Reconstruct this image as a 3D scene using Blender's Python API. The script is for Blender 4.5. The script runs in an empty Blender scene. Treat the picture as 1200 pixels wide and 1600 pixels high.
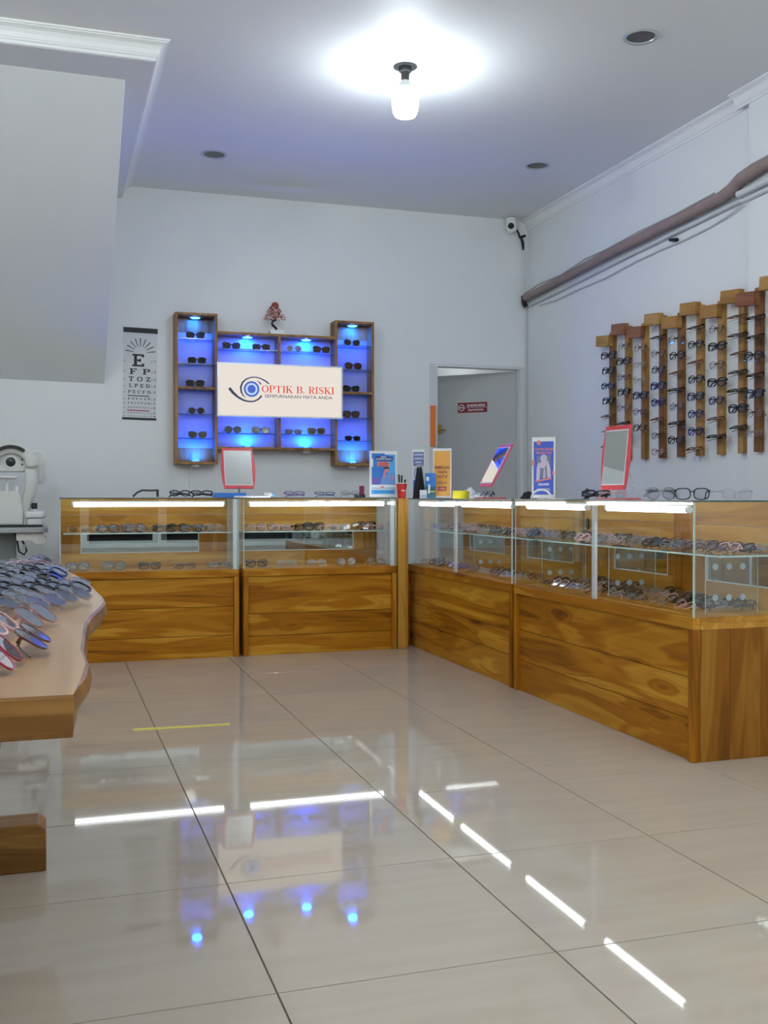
import bpy, bmesh, math, random
from math import sin, cos, pi, radians as R
from mathutils import Vector, Matrix, Euler

random.seed(7)
scene = bpy.context.scene
C = scene.collection

# ---------------------------------------------------------------- camera, world, exposure
CEIL = 3.17; BACK = 7.65; RIGHT = 3.673; LEFT = -2.0; FRONT = -2.6
cam_d = bpy.data.cameras.new('camera'); cam = bpy.data.objects.new('camera', cam_d); C.objects.link(cam)
cam_d.sensor_fit = 'HORIZONTAL'; cam_d.sensor_width = 36.0; cam_d.lens = 36.0 * 1627.2 / 1200.0
cam.location = (0, 0, 0.965); cam.rotation_euler = (R(90 - 0.895), 0, R(-17.852))
cam_d.clip_start = 0.02; scene.camera = cam
world = bpy.data.worlds.new('world'); scene.world = world; world.use_nodes = True
world.node_tree.nodes['Background'].inputs[0].default_value = (0.02, 0.025, 0.035, 1)
world.node_tree.nodes['Background'].inputs[1].default_value = 1.0
scene.view_settings.view_transform = 'Standard'; scene.view_settings.look = 'None'
scene.view_settings.exposure = 0.62; scene.view_settings.gamma = 1.0
scene.view_settings.use_curve_mapping = False
cy = scene.cycles
cy.max_bounces = 10; cy.diffuse_bounces = 5; cy.glossy_bounces = 5; cy.transmission_bounces = 4
cy.transparent_max_bounces = 48; cy.use_denoising = True; cy.use_adaptive_sampling = True; cy.adaptive_threshold = 0.025
cy.caustics_reflective = False; cy.caustics_refractive = False; cy.sample_clamp_indirect = 6.0

BULB_W = 66.0       # radiance of the ceiling bulb in view
FILL_W = 112.0      # radiance of the unseen bulbs added to lift the room light
TUBE_W = 8.5       # radiance of the LED tubes in the counters
PUCK_W = 260.0       # radiance of the blue puck lights
SIGN_W = 0.54       # radiance of the lit sign face

# ---------------------------------------------------------------- materials
def newmat(name):
    m = bpy.data.materials.new(name); m.use_nodes = True
    nt = m.node_tree; nt.nodes.clear()
    out = nt.nodes.new('ShaderNodeOutputMaterial')
    return m, nt, out
def pbr(name, col, rough=0.5, metal=0.0, spec=0.5, emit=None, estr=0.0, noise=0.0, nscale=8.0, bump=0.0, coat=0.0):
    m, nt, out = newmat(name)
    b = nt.nodes.new('ShaderNodeBsdfPrincipled')
    b.inputs['Base Color'].default_value = (*col, 1); b.inputs['Roughness'].default_value = rough
    b.inputs['Metallic'].default_value = metal; b.inputs['Specular IOR Level'].default_value = spec
    b.inputs['Coat Weight'].default_value = coat
    if emit:
        b.inputs['Emission Color'].default_value = (*emit, 1); b.inputs['Emission Strength'].default_value = estr
    nt.links.new(b.outputs[0], out.inputs[0])
    if noise or bump:
        tc = nt.nodes.new('ShaderNodeTexCoord'); n = nt.nodes.new('ShaderNodeTexNoise')
        n.inputs['Scale'].default_value = nscale; n.inputs['Detail'].default_value = 5
        nt.links.new(tc.outputs['Object'], n.inputs['Vector'])
        if noise:
            mx = nt.nodes.new('ShaderNodeMix'); mx.data_type = 'RGBA'
            mx.inputs['A'].default_value = (*[c * (1 - noise) for c in col], 1)
            mx.inputs['B'].default_value = (*[min(1, c * (1 + noise)) for c in col], 1)
            nt.links.new(n.outputs['Fac'], mx.inputs['Factor']); nt.links.new(mx.outputs['Result'], b.inputs['Base Color'])
        if bump:
            bp = nt.nodes.new('ShaderNodeBump'); bp.inputs['Strength'].default_value = bump; bp.inputs['Distance'].default_value = 0.002
            nt.links.new(n.outputs['Fac'], bp.inputs['Height']); nt.links.new(bp.outputs[0], b.inputs['Normal'])
    return m
def emis(name, col, s):
    m, nt, out = newmat(name); e = nt.nodes.new('ShaderNodeEmission')
    e.inputs[0].default_value = (*col, 1); e.inputs[1].default_value = s
    nt.links.new(e.outputs[0], out.inputs[0]); return m
def clear(name, tint=(0.97, 0.985, 0.98), f0=0.045, rough=0.0, gcol=(1, 1, 1)):
    """thin clear pane: transparent with a Schlick reflection on both faces"""
    m, nt, out = newmat(name); N = nt.nodes; L = nt.links
    lw = N.new('ShaderNodeLayerWeight'); lw.inputs[0].default_value = 0.5
    pw = N.new('ShaderNodeMath'); pw.operation = 'POWER'; pw.inputs[1].default_value = 5.0
    L.new(lw.outputs['Facing'], pw.inputs[0])
    ma = N.new('ShaderNodeMath'); ma.operation = 'MULTIPLY_ADD'; ma.inputs[1].default_value = 0.9; ma.inputs[2].default_value = f0
    L.new(pw.outputs[0], ma.inputs[0])
    t = N.new('ShaderNodeBsdfTransparent'); t.inputs[0].default_value = (*tint, 1)
    g = N.new('ShaderNodeBsdfGlossy'); g.inputs['Roughness'].default_value = rough; g.inputs[0].default_value = (*gcol, 1)
    mx = N.new('ShaderNodeMixShader'); L.new(ma.outputs[0], mx.inputs[0]); L.new(t.outputs[0], mx.inputs[1]); L.new(g.outputs[0], mx.inputs[2])
    L.new(mx.outputs[0], out.inputs[0]); return m
def wood(name, axis='x', dark=(0.16, 0.043, 0.002), mid=(0.45, 0.165, 0.006), light=(0.70, 0.36, 0.035), rough=0.42, freq=1.0, coat=0.0):
    dark, mid, light = [tuple(c * 0.80 for c in q) for q in (dark, mid, light)]
    m, nt, out = newmat(name); N = nt.nodes; L = nt.links
    b = N.new('ShaderNodeBsdfPrincipled'); b.inputs['Roughness'].default_value = rough; b.inputs['Coat Weight'].default_value = coat
    b.inputs['Coat Roughness'].default_value = 0.15; b.inputs['Specular IOR Level'].default_value = 0.18
    tc = N.new('ShaderNodeTexCoord'); oi = N.new('ShaderNodeObjectInfo')
    off = N.new('ShaderNodeVectorMath'); off.operation = 'SCALE'; off.inputs[0].default_value = (31.7, 17.3, 23.9)
    L.new(oi.outputs['Random'], off.inputs['Scale'])
    add = N.new('ShaderNodeVectorMath'); add.operation = 'ADD'; L.new(tc.outputs['Object'], add.inputs[0]); L.new(off.outputs[0], add.inputs[1])
    mp = N.new('ShaderNodeMapping')
    lo, hi = 0.8 * freq, 7.5 * freq
    mp.inputs['Scale'].default_value = {'x': (lo, hi, hi), 'y': (hi, lo, hi), 'z': (hi, hi, lo)}[axis]
    L.new(add.outputs[0], mp.inputs[0])
    n1 = N.new('ShaderNodeTexNoise'); n1.inputs['Scale'].default_value = 1.0; n1.inputs['Detail'].default_value = 3; n1.inputs['Distortion'].default_value = 0.9
    L.new(mp.outputs[0], n1.inputs['Vector'])
    # knots: stretched cells bend the ring field
    vo = N.new('ShaderNodeTexVoronoi'); vo.inputs['Scale'].default_value = 1.0
    mv = N.new('ShaderNodeMapping'); mv.inputs['Scale'].default_value = {'x': (1.5, 5.0, 5.0), 'y': (5.0, 1.5, 5.0), 'z': (5.0, 5.0, 1.5)}[axis]
    L.new(add.outputs[0], mv.inputs[0]); L.new(mv.outputs[0], vo.inputs['Vector'])
    mr = N.new('ShaderNodeMapRange'); mr.inputs['From Min'].default_value = 0.20; mr.inputs['From Max'].default_value = 0.02; mr.inputs['To Max'].default_value = 0.30
    L.new(vo.outputs['Distance'], mr.inputs['Value'])
    kn = N.new('ShaderNodeMath'); kn.operation = 'SUBTRACT'; L.new(n1.outputs['Fac'], kn.inputs[0]); L.new(mr.outputs['Result'], kn.inputs[1])
    # growth rings: sine of the low frequency field
    mu = N.new('ShaderNodeMath'); mu.operation = 'MULTIPLY'; mu.inputs[1].default_value = 46.0; L.new(kn.outputs[0], mu.inputs[0])
    si = N.new('ShaderNodeMath'); si.operation = 'SINE'; L.new(mu.outputs[0], si.inputs[0])
    n2 = N.new('ShaderNodeTexNoise'); n2.inputs['Scale'].default_value = 9.0; n2.inputs['Detail'].default_value = 4
    mp2 = N.new('ShaderNodeMapping'); mp2.inputs['Scale'].default_value = {'x': (0.25, 3, 3), 'y': (3, 0.25, 3), 'z': (3, 3, 0.25)}[axis]
    L.new(add.outputs[0], mp2.inputs[0]); L.new(mp2.outputs[0], n2.inputs['Vector'])
    s1 = N.new('ShaderNodeMath'); s1.operation = 'MULTIPLY_ADD'; s1.inputs[1].default_value = 0.055; L.new(si.outputs[0], s1.inputs[0]); L.new(kn.outputs[0], s1.inputs[2])
    s2 = N.new('ShaderNodeMath'); s2.operation = 'MULTIPLY_ADD'; s2.inputs[1].default_value = 0.22; L.new(n2.outputs['Fac'], s2.inputs[0]); L.new(s1.outputs[0], s2.inputs[2])
    s3 = N.new('ShaderNodeMath'); s3.operation = 'MULTIPLY_ADD'; s3.inputs[1].default_value = 0.10; L.new(oi.outputs['Random'], s3.inputs[0]); L.new(s2.outputs[0], s3.inputs[2])
    rp = N.new('ShaderNodeValToRGB'); cr = rp.color_ramp
    cr.elements[0].position = 0.40; cr.elements[0].color = (*dark, 1)
    cr.elements[1].position = 0.88; cr.elements[1].color = (*light, 1)
    e = cr.elements.new(0.56); e.color = (*[a * 0.65 + c * 0.35 for a, c in zip(mid, dark)], 1)
    e = cr.elements.new(0.66); e.color = (*mid, 1)
    e = cr.elements.new(0.76); e.color = (*[a * 0.6 + c * 0.4 for a, c in zip(mid, light)], 1)
    L.new(s3.outputs[0], rp.inputs[0]); L.new(rp.outputs[0], b.inputs['Base Color'])
    bp = N.new('ShaderNodeBump'); bp.inputs['Strength'].default_value = 0.12; bp.inputs['Distance'].default_value = 0.002
    L.new(s2.outputs[0], bp.inputs['Height']); L.new(bp.outputs[0], b.inputs['Normal'])
    L.new(b.outputs[0], out.inputs[0]); return m
def tilemat():
    m, nt, out = newmat('porcelain_tile'); N = nt.nodes; L = nt.links
    b = N.new('ShaderNodeBsdfPrincipled'); b.inputs['Roughness'].default_value = 0.032; b.inputs['Specular IOR Level'].default_value = 0.5
    tc = N.new('ShaderNodeTexCoord'); oi = N.new('ShaderNodeObjectInfo')
    off = N.new('ShaderNodeVectorMath'); off.operation = 'SCALE'; off.inputs[0].default_value = (9, 27, 3); L.new(oi.outputs['Random'], off.inputs['Scale'])
    add = N.new('ShaderNodeVectorMath'); add.operation = 'ADD'; L.new(tc.outputs['Object'], add.inputs[0]); L.new(off.outputs[0], add.inputs[1])
    mp = N.new('ShaderNodeMapping'); mp.inputs['Scale'].default_value = (1.2, 9, 1); L.new(add.outputs[0], mp.inputs[0])
    n = N.new('ShaderNodeTexNoise'); n.inputs['Scale'].default_value = 2.2; n.inputs['Detail'].default_value = 6; L.new(mp.outputs[0], n.inputs['Vector'])
    mx = N.new('ShaderNodeMix'); mx.data_type = 'RGBA'
    mx.inputs['A'].default_value = (0.405, 0.340, 0.272, 1); mx.inputs['B'].default_value = (0.49, 0.415, 0.34, 1)
    L.new(n.outputs['Fac'], mx.inputs['Factor']); L.new(mx.outputs['Result'], b.inputs['Base Color'])
    L.new(b.outputs[0], out.inputs[0]); return m

M = {}
M['wall'] = pbr('wall_paint', (0.805, 0.83, 0.835), 0.55, noise=0.02, nscale=1.5, bump=0.02)
M['ceil'] = pbr('ceiling_paint', (0.82, 0.835, 0.84), 0.6, noise=0.015, nscale=1.0)
M['cornice'] = pbr('cornice_plaster', (0.86, 0.87, 0.87), 0.5)
M['tile'] = tilemat()
M['grout'] = pbr('dirty_grout', (0.16, 0.125, 0.09), 0.85, noise=0.5, nscale=6)
M['teak_x'] = wood('teak_along', 'x'); M['teak_y'] = wood('teak_across', 'y'); M['teak_z'] = wood('teak_upright', 'z')
M['teak_side'] = wood('dark_teak_upright', 'z', (0.11, 0.032, 0.003), (0.29, 0.105, 0.010), (0.42, 0.19, 0.025))
M['teak_pale'] = wood('pale_teak', 'x', (0.34, 0.14, 0.018), (0.56, 0.26, 0.035), (0.72, 0.42, 0.09))
M['teak_pale_z'] = wood('pale_teak_upright', 'z', (0.28, 0.11, 0.015), (0.52, 0.23, 0.03), (0.70, 0.40, 0.08))
M['cab_wood'] = wood('cabinet_teak', 'z', (0.20, 0.09, 0.03), (0.40, 0.21, 0.075), (0.52, 0.31, 0.13))
M['rail_a'] = wood('rail_teak_honey', 'z', (0.24, 0.10, 0.025), (0.50, 0.26, 0.075), (0.62, 0.38, 0.14), coat=0)
M['rail_b'] = wood('rail_teak_brown', 'z', (0.13, 0.055, 0.02), (0.28, 0.12, 0.04), (0.40, 0.20, 0.07), coat=0)
M['rail_c'] = wood('rail_teak_red', 'y', (0.16, 0.05, 0.025), (0.29, 0.11, 0.055), (0.40, 0.19, 0.09), coat=0)
M['rail_d'] = wood('rail_block_honey', 'y', (0.30, 0.13, 0.03), (0.50, 0.26, 0.07), (0.62, 0.38, 0.13), coat=0)
M['slab'] = wood('slab_top', 'y', (0.24, 0.12, 0.055), (0.42, 0.25, 0.13), (0.54, 0.36, 0.20), rough=0.28, freq=0.8, coat=0.12)
M['slab_edge'] = wood('slab_edge', 'x', (0.055, 0.02, 0.006), (0.23, 0.105, 0.028), (0.40, 0.21, 0.06), rough=0.35)
M['glass'] = clear('clear_glass')
M['shelf_glass'] = clear('shelf_glass', (0.95, 0.98, 0.965))
M['acrylic'] = clear('clear_acrylic', (0.96, 0.97, 0.97), 0.05)
M['gedge'] = pbr('glass_edge', (0.50, 0.66, 0.64), 0.15)
M['gedge_dark'] = pbr('glass_edge_dark', (0.05, 0.09, 0.085), 0.12)
M['mirror'] = pbr('mirror_silver', (0.86, 0.89, 0.88), 0.01, 1.0)
M['dim_mirror'] = pbr('tinted_mirror', (0.42, 0.44, 0.43), 0.012, 1.0)
M['alu'] = pbr('white_aluminium', (0.78, 0.82, 0.86), 0.3)
M['grey_alu'] = pbr('grey_aluminium', (0.55, 0.58, 0.60), 0.32, 0.6)
M['chrome'] = pbr('chrome', (0.75, 0.75, 0.75), 0.12, 1.0)
M['black'] = pbr('black_plastic', (0.012, 0.012, 0.013), 0.3)
M['matt_black'] = pbr('matt_black', (0.01, 0.01, 0.011), 0.7)
M['white'] = pbr('white_plastic', (0.80, 0.80, 0.79), 0.35)
M['ivory'] = pbr('ivory_plastic', (0.66, 0.66, 0.62), 0.38)
M['grey'] = pbr('grey_plastic', (0.36, 0.37, 0.38), 0.42)
M['dgrey'] = pbr('dark_grey_metal', (0.18, 0.19, 0.195), 0.45)
M['paper'] = pbr('paper', (0.70, 0.715, 0.735), 0.7)
M['ink'] = pbr('black_ink', (0.018, 0.018, 0.022), 0.6)
M['ink_grey'] = pbr('grey_ink', (0.25, 0.25, 0.27), 0.6)
M['green_ink'] = pbr('green_ink', (0.03, 0.12, 0.05), 0.6)
M['red_ink'] = pbr('red_ink', (0.42, 0.05, 0.08), 0.6)
M['pad'] = pbr('frosted_pad', (0.38, 0.46, 0.53), 0.35)
M['door'] = pbr('door_paint', (0.49, 0.505, 0.51), 0.5, noise=0.02)
M['frame_paint'] = pbr('door_frame_paint', (0.66, 0.675, 0.68), 0.5)
M['orange'] = pbr('orange_board', (0.85, 0.19, 0.02), 0.5)
M['brass'] = pbr('brass', (0.55, 0.36, 0.08), 0.3, 1.0)
M['red'] = pbr('red_acrylic', (0.62, 0.06, 0.075), 0.3)
M['red_cup'] = pbr('red_paper_cup', (0.66, 0.03, 0.02), 0.5)
M['yellow'] = pbr('yellow_tape', (0.78, 0.66, 0.02), 0.4)
M['floor_yellow'] = pbr('worn_yellow_tape', (0.62, 0.52, 0.05), 0.5, noise=0.3, nscale=30)
M['blue'] = pbr('blue_plastic', (0.03, 0.16, 0.55), 0.35)
M['pipe_wrap'] = pbr('pipe_wrap_tape', (0.30, 0.225, 0.21), 0.55, noise=0.25, nscale=14, bump=0.3)
M['pvc'] = pbr('pvc_conduit', (0.66, 0.68, 0.69), 0.4)
M['cable'] = pbr('grey_cable', (0.42, 0.42, 0.42), 0.5)
M['board'] = pbr('board_blue_light_tint', (0.31, 0.36, 0.76), 0.45)  # blue of the puck lights mixed into the back boards' base colour
M['bulb_on'] = emis('bulb_glow', (0.86, 0.95, 1.0), BULB_W)
M['bulb_fill'] = emis('bulb_glow_fill', (0.86, 0.95, 1.0), FILL_W); M['bulb_dim'] = emis('bulb_glow_dim', (0.95, 0.97, 1.0), 22.0)
M['tube_on'] = emis('tube_glow', (0.93, 0.96, 1.0), TUBE_W)
M['puck_on'] = emis('puck_glow', (0.002, 0.105, 1.0), PUCK_W)
M['sign_on'] = emis('sign_glow', (1.0, 0.91, 0.82), SIGN_W)
M['sign_red'] = emis('sign_red_print', (0.50, 0.035, 0.022), 1.0)
M['sign_navy'] = emis('sign_navy_print', (0.035, 0.04, 0.085), 1.0)
M['sign_blue'] = emis('sign_blue_print', (0.055, 0.10, 0.36), 1.0)
M['sign_sky'] = emis('sign_sky_print', (0.33, 0.47, 0.90), 1.0)
M['p_blue'] = pbr('print_blue', (0.03, 0.19, 0.62), 0.35); M['p_navy'] = pbr('print_navy', (0.03, 0.06, 0.28), 0.35)
M['p_sky'] = pbr('print_sky', (0.08, 0.42, 0.85), 0.35); M['p_salmon'] = pbr('print_salmon', (0.75, 0.24, 0.20), 0.4)
M['p_white'] = pbr('print_white', (0.78, 0.80, 0.86), 0.4); M['p_shirt'] = pbr('print_shirt', (0.16, 0.33, 0.72), 0.4)
M['p_skin'] = pbr('print_skin', (0.62, 0.26, 0.28), 0.4); M['p_hair'] = pbr('print_hair', (0.03, 0.015, 0.04), 0.4)
M['p_purple'] = pbr('print_purple', (0.16, 0.12, 0.45), 0.4); M['p_orange'] = pbr('print_orange', (0.82, 0.40, 0.08), 0.4, noise=0.12, nscale=14)
M['p_slate'] = pbr('print_slate', (0.13, 0.18, 0.36), 0.4); M['p_maroon'] = pbr('print_maroon', (0.22, 0.02, 0.05), 0.4)
M['p_lilac'] = pbr('print_lilac', (0.50, 0.50, 0.68), 0.4); M['p_grey'] = pbr('print_grey', (0.20, 0.20, 0.28), 0.4)
M['p_teal'] = pbr('print_teal', (0.02, 0.10, 0.16), 0.4); M['p_royal'] = pbr('print_royal', (0.07, 0.12, 0.55), 0.35)
M['p_pale'] = pbr('print_pale_skin', (0.62, 0.52, 0.66), 0.4); M['p_darkred'] = pbr('sign_dark_red', (0.22, 0.012, 0.02), 0.4)
M['can'] = pbr('can_reflector', (0.06, 0.058, 0.055), 0.25)
M['night'] = pbr('night_glass', (0.008, 0.010, 0.014), 0.05)
M['leaf'] = pbr('red_leaf', (0.42, 0.055, 0.03), 0.5, noise=0.35, nscale=40)
M['leaf2'] = pbr('amber_leaf', (0.50, 0.16, 0.05), 0.5)
M['cloth'] = pbr('crumpled_plastic', (0.60, 0.64, 0.70), 0.2)
M['pink'] = pbr('pink_plastic', (0.60, 0.18, 0.20), 0.4)

# ---------------------------------------------------------------- mesh helpers
class Rib(list): pass
class MB:
    def __init__(s): s.v = []; s.f = []; s.m = []
    def add(s, v, f, m=0):
        o = len(s.v); s.v += [tuple(p) for p in v]; s.f += [tuple(i + o for i in q) for q in f]; s.m += [m] * len(f); return s
    def box(s, x0, x1, y0, y1, z0, z1, m=0):
        v = [(x, y, z) for x in (x0, x1) for y in (y0, y1) for z in (z0, z1)]
        return s.add(v, [(0, 1, 3, 2), (4, 6, 7, 5), (0, 4, 5, 1), (2, 3, 7, 6), (0, 2, 6, 4), (1, 5, 7, 3)], m)
    def prism(s, pts, axis, a, b, m=0, mcap=None):
        """pts: outline in the plane across the axis (x: (y,z), y: (x,z), z: (x,y))"""
        def P(p, t): return {'x': (t, p[0], p[1]), 'y': (p[0], t, p[1]), 'z': (p[0], p[1], t)}[axis]
        n = len(pts); v = [P(p, a) for p in pts] + [P(p, b) for p in pts]
        o = len(s.v); s.v += v
        for i in range(n):
            j = (i + 1) % n; s.f.append((o + i, o + j, o + n + j, o + n + i)); s.m.append(m)
        mc = m if mcap is None else mcap
        if isinstance(pts, Rib):
            for i in range(n // 2 - 1):
                q = (o + i, o + i + 1, o + n - 2 - i, o + n - 1 - i)
                s.f.append(q[::-1]); s.m.append(mc); s.f.append(tuple(j + n for j in q)); s.m.append(mc)
            return s
        s.f.append(tuple(o + i for i in range(n))[::-1]); s.m.append(mc)
        s.f.append(tuple(o + n + i for i in range(n))); s.m.append(mc); return s
    def tube(s, path, r, n=8, m=0, ry=None):
        path = [Vector(p) for p in path]; k = len(path)
        rs = r if isinstance(r, (list, tuple)) else [r] * k
        o = len(s.v); up = None
        for i, p in enumerate(path):
            t = (path[min(i + 1, k - 1)] - path[max(i - 1, 0)]).normalized()
            if up is None:
                up = Vector((0, 0, 1)) if abs(t.z) < 0.9 else Vector((1, 0, 0))
            a = t.cross(up).normalized(); b = a.cross(t).normalized(); up = b
            for q in range(n):
                th = 2 * pi * (q + 0.5) / n
                s.v.append(tuple(p + a * cos(th) * rs[i] + b * sin(th) * (rs[i] if ry is None else ry)))
        for i in range(k - 1):
            for q in range(n):
                w = (q + 1) % n
                s.f.append((o + i * n + q, o + i * n + w, o + (i + 1) * n + w, o + (i + 1) * n + q)); s.m.append(m)
        s.f.append(tuple(o + q for q in range(n))[::-1]); s.m.append(m)
        s.f.append(tuple(o + (k - 1) * n + q for q in range(n))); s.m.append(m); return s
    def lathe(s, prof, n=20, c=(0, 0, 0), m=0, axis='z'):
        o = len(s.v); k = len(prof)
        for (r, z) in prof:
            for q in range(n):
                th = 2 * pi * q / n; x, y = r * cos(th), r * sin(th)
                s.v.append({'z': (c[0] + x, c[1] + y, c[2] + z), 'y': (c[0] + x, c[1] + z, c[2] + y), 'x': (c[0] + z, c[1] + x, c[2] + y)}[axis])
        for i in range(k - 1):
            for q in range(n):
                w = (q + 1) % n; s.f.append((o + i * n + q, o + i * n + w, o + (i + 1) * n + w, o + (i + 1) * n + q)); s.m.append(m)
        if prof[0] == prof[-1]: return s
        if prof[0][0] > 1e-6: s.f.append(tuple(o + q for q in range(n))[::-1]); s.m.append(m)
        if prof[-1][0] > 1e-6: s.f.append(tuple(o + (k - 1) * n + q for q in range(n))); s.m.append(m)
        return s
    def mesh(s, name, mats, smooth=False):
        me = bpy.data.meshes.new(name); me.from_pydata(s.v, [], s.f)
        for mt in (mats if isinstance(mats, (list, tuple)) else [mats]): me.materials.append(M[mt] if isinstance(mt, str) else mt)
        me.polygons.foreach_set('material_index', s.m)
        bm = bmesh.new(); bm.from_mesh(me); bmesh.ops.remove_doubles(bm, verts=bm.verts, dist=1e-6)
        bmesh.ops.recalc_face_normals(bm, faces=bm.faces); bm.to_mesh(me); bm.free()
        if smooth:
            me.polygons.foreach_set('use_smooth', [True] * len(me.polygons))
            try: me.set_sharp_from_angle(angle=R(38))
            except Exception: pass
        return me
    def build(s, name, mats, parent=None, smooth=False, bevel=0.0, loc=None, rot=None):
        return put(name, s.mesh(name, mats, smooth), parent, loc, rot, bevel)
def put(name, me, parent=None, loc=None, rot=None, bevel=0.0):
    o = bpy.data.objects.new(name, me); C.objects.link(o)
    if parent: o.parent = parent
    if loc: o.location = loc
    if rot: o.rotation_euler = rot
    if bevel:
        b = o.modifiers.new('bevel', 'BEVEL'); b.width = bevel; b.segments = 2; b.limit_method = 'ANGLE'
    return o
def tag(o, label, cat, group=None, kind=None):
    o['label'] = label; o['category'] = cat
    if group: o['group'] = group
    if kind: o['kind'] = kind
    return o
def thing(name, label, cat, loc=(0, 0, 0), rotz=0.0, group=None):
    o = bpy.data.objects.new(name, None); C.objects.link(o); o.empty_display_size = 0.05
    o.location = loc; o.rotation_euler = (0, 0, rotz); return tag(o, label, cat, group)
def node(name, parent, loc=(0, 0, 0), rot=(0, 0, 0)):
    o = bpy.data.objects.new(name, None); C.objects.link(o); o.empty_display_size = 0.03
    o.parent = parent; o.location = loc; o.rotation_euler = rot; return o
def struct(o, label, cat): return tag(o, label, cat, kind='structure')
def bx(*a): return MB().box(*a)
def circle(cx, cz, r, n=24, a0=0.0, a1=2 * pi):
    full = abs(a1 - a0 - 2 * pi) < 1e-6
    return [(cx + r * cos(a0 + (a1 - a0) * i / (n if full else n - 1)), cz + r * sin(a0 + (a1 - a0) * i / (n if full else n - 1))) for i in range(n)]
def ribbon(pts, ws):
    """flat stroke outline along pts with half widths ws"""
    L_, R_ = [], []
    for i, p in enumerate(pts):
        a = pts[max(i - 1, 0)]; b = pts[min(i + 1, len(pts) - 1)]
        dx, dy = b[0] - a[0], b[1] - a[1]; d = math.hypot(dx, dy) or 1; w = ws[i] if isinstance(ws, (list, tuple)) else ws
        L_.append((p[0] - dy / d * w, p[1] + dx / d * w)); R_.append((p[0] + dy / d * w, p[1] - dx / d * w))
    return Rib(L_ + R_[::-1])
ORD = ['first', 'second', 'third', 'fourth', 'fifth', 'sixth', 'seventh', 'eighth', 'ninth', 'tenth', 'eleventh', 'twelfth', 'thirteenth', 'fourteenth', 'fifteenth', 'sixteenth', 'seventeenth', 'eighteenth', 'nineteenth', 'twentieth']
_txt = {}
def text_mesh(s, size, mat, depth=0.0006, bold=0.0, align='CENTER', sx=1.0, shear=0.0):
    """lettering as a mesh in the x-z plane, front towards -y, origin on the baseline"""
    cu = bpy.data.curves.new('lettering', 'FONT'); cu.body = s; cu.size = size; cu.align_x = align; cu.extrude = depth
    cu.offset = bold; cu.shear = shear; cu.resolution_u = 3
    o = bpy.data.objects.new('lettering', cu); C.objects.link(o)
    dg = bpy.context.evaluated_depsgraph_get()
    me = bpy.data.meshes.new_from_object(o.evaluated_get(dg)); bpy.data.objects.remove(o); bpy.data.curves.remove(cu)
    me.transform(Matrix.Rotation(R(90), 4, 'X') @ Matrix.Diagonal((sx, 1, 1, 1))); me.materials.clear(); me.materials.append(M[mat]); return me
def lettering(parent, s, x, y, z, size, mat, **k):
    o = put('lettering', text_mesh(s, size, mat, **k), parent, (x, y, z)); return o

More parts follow.
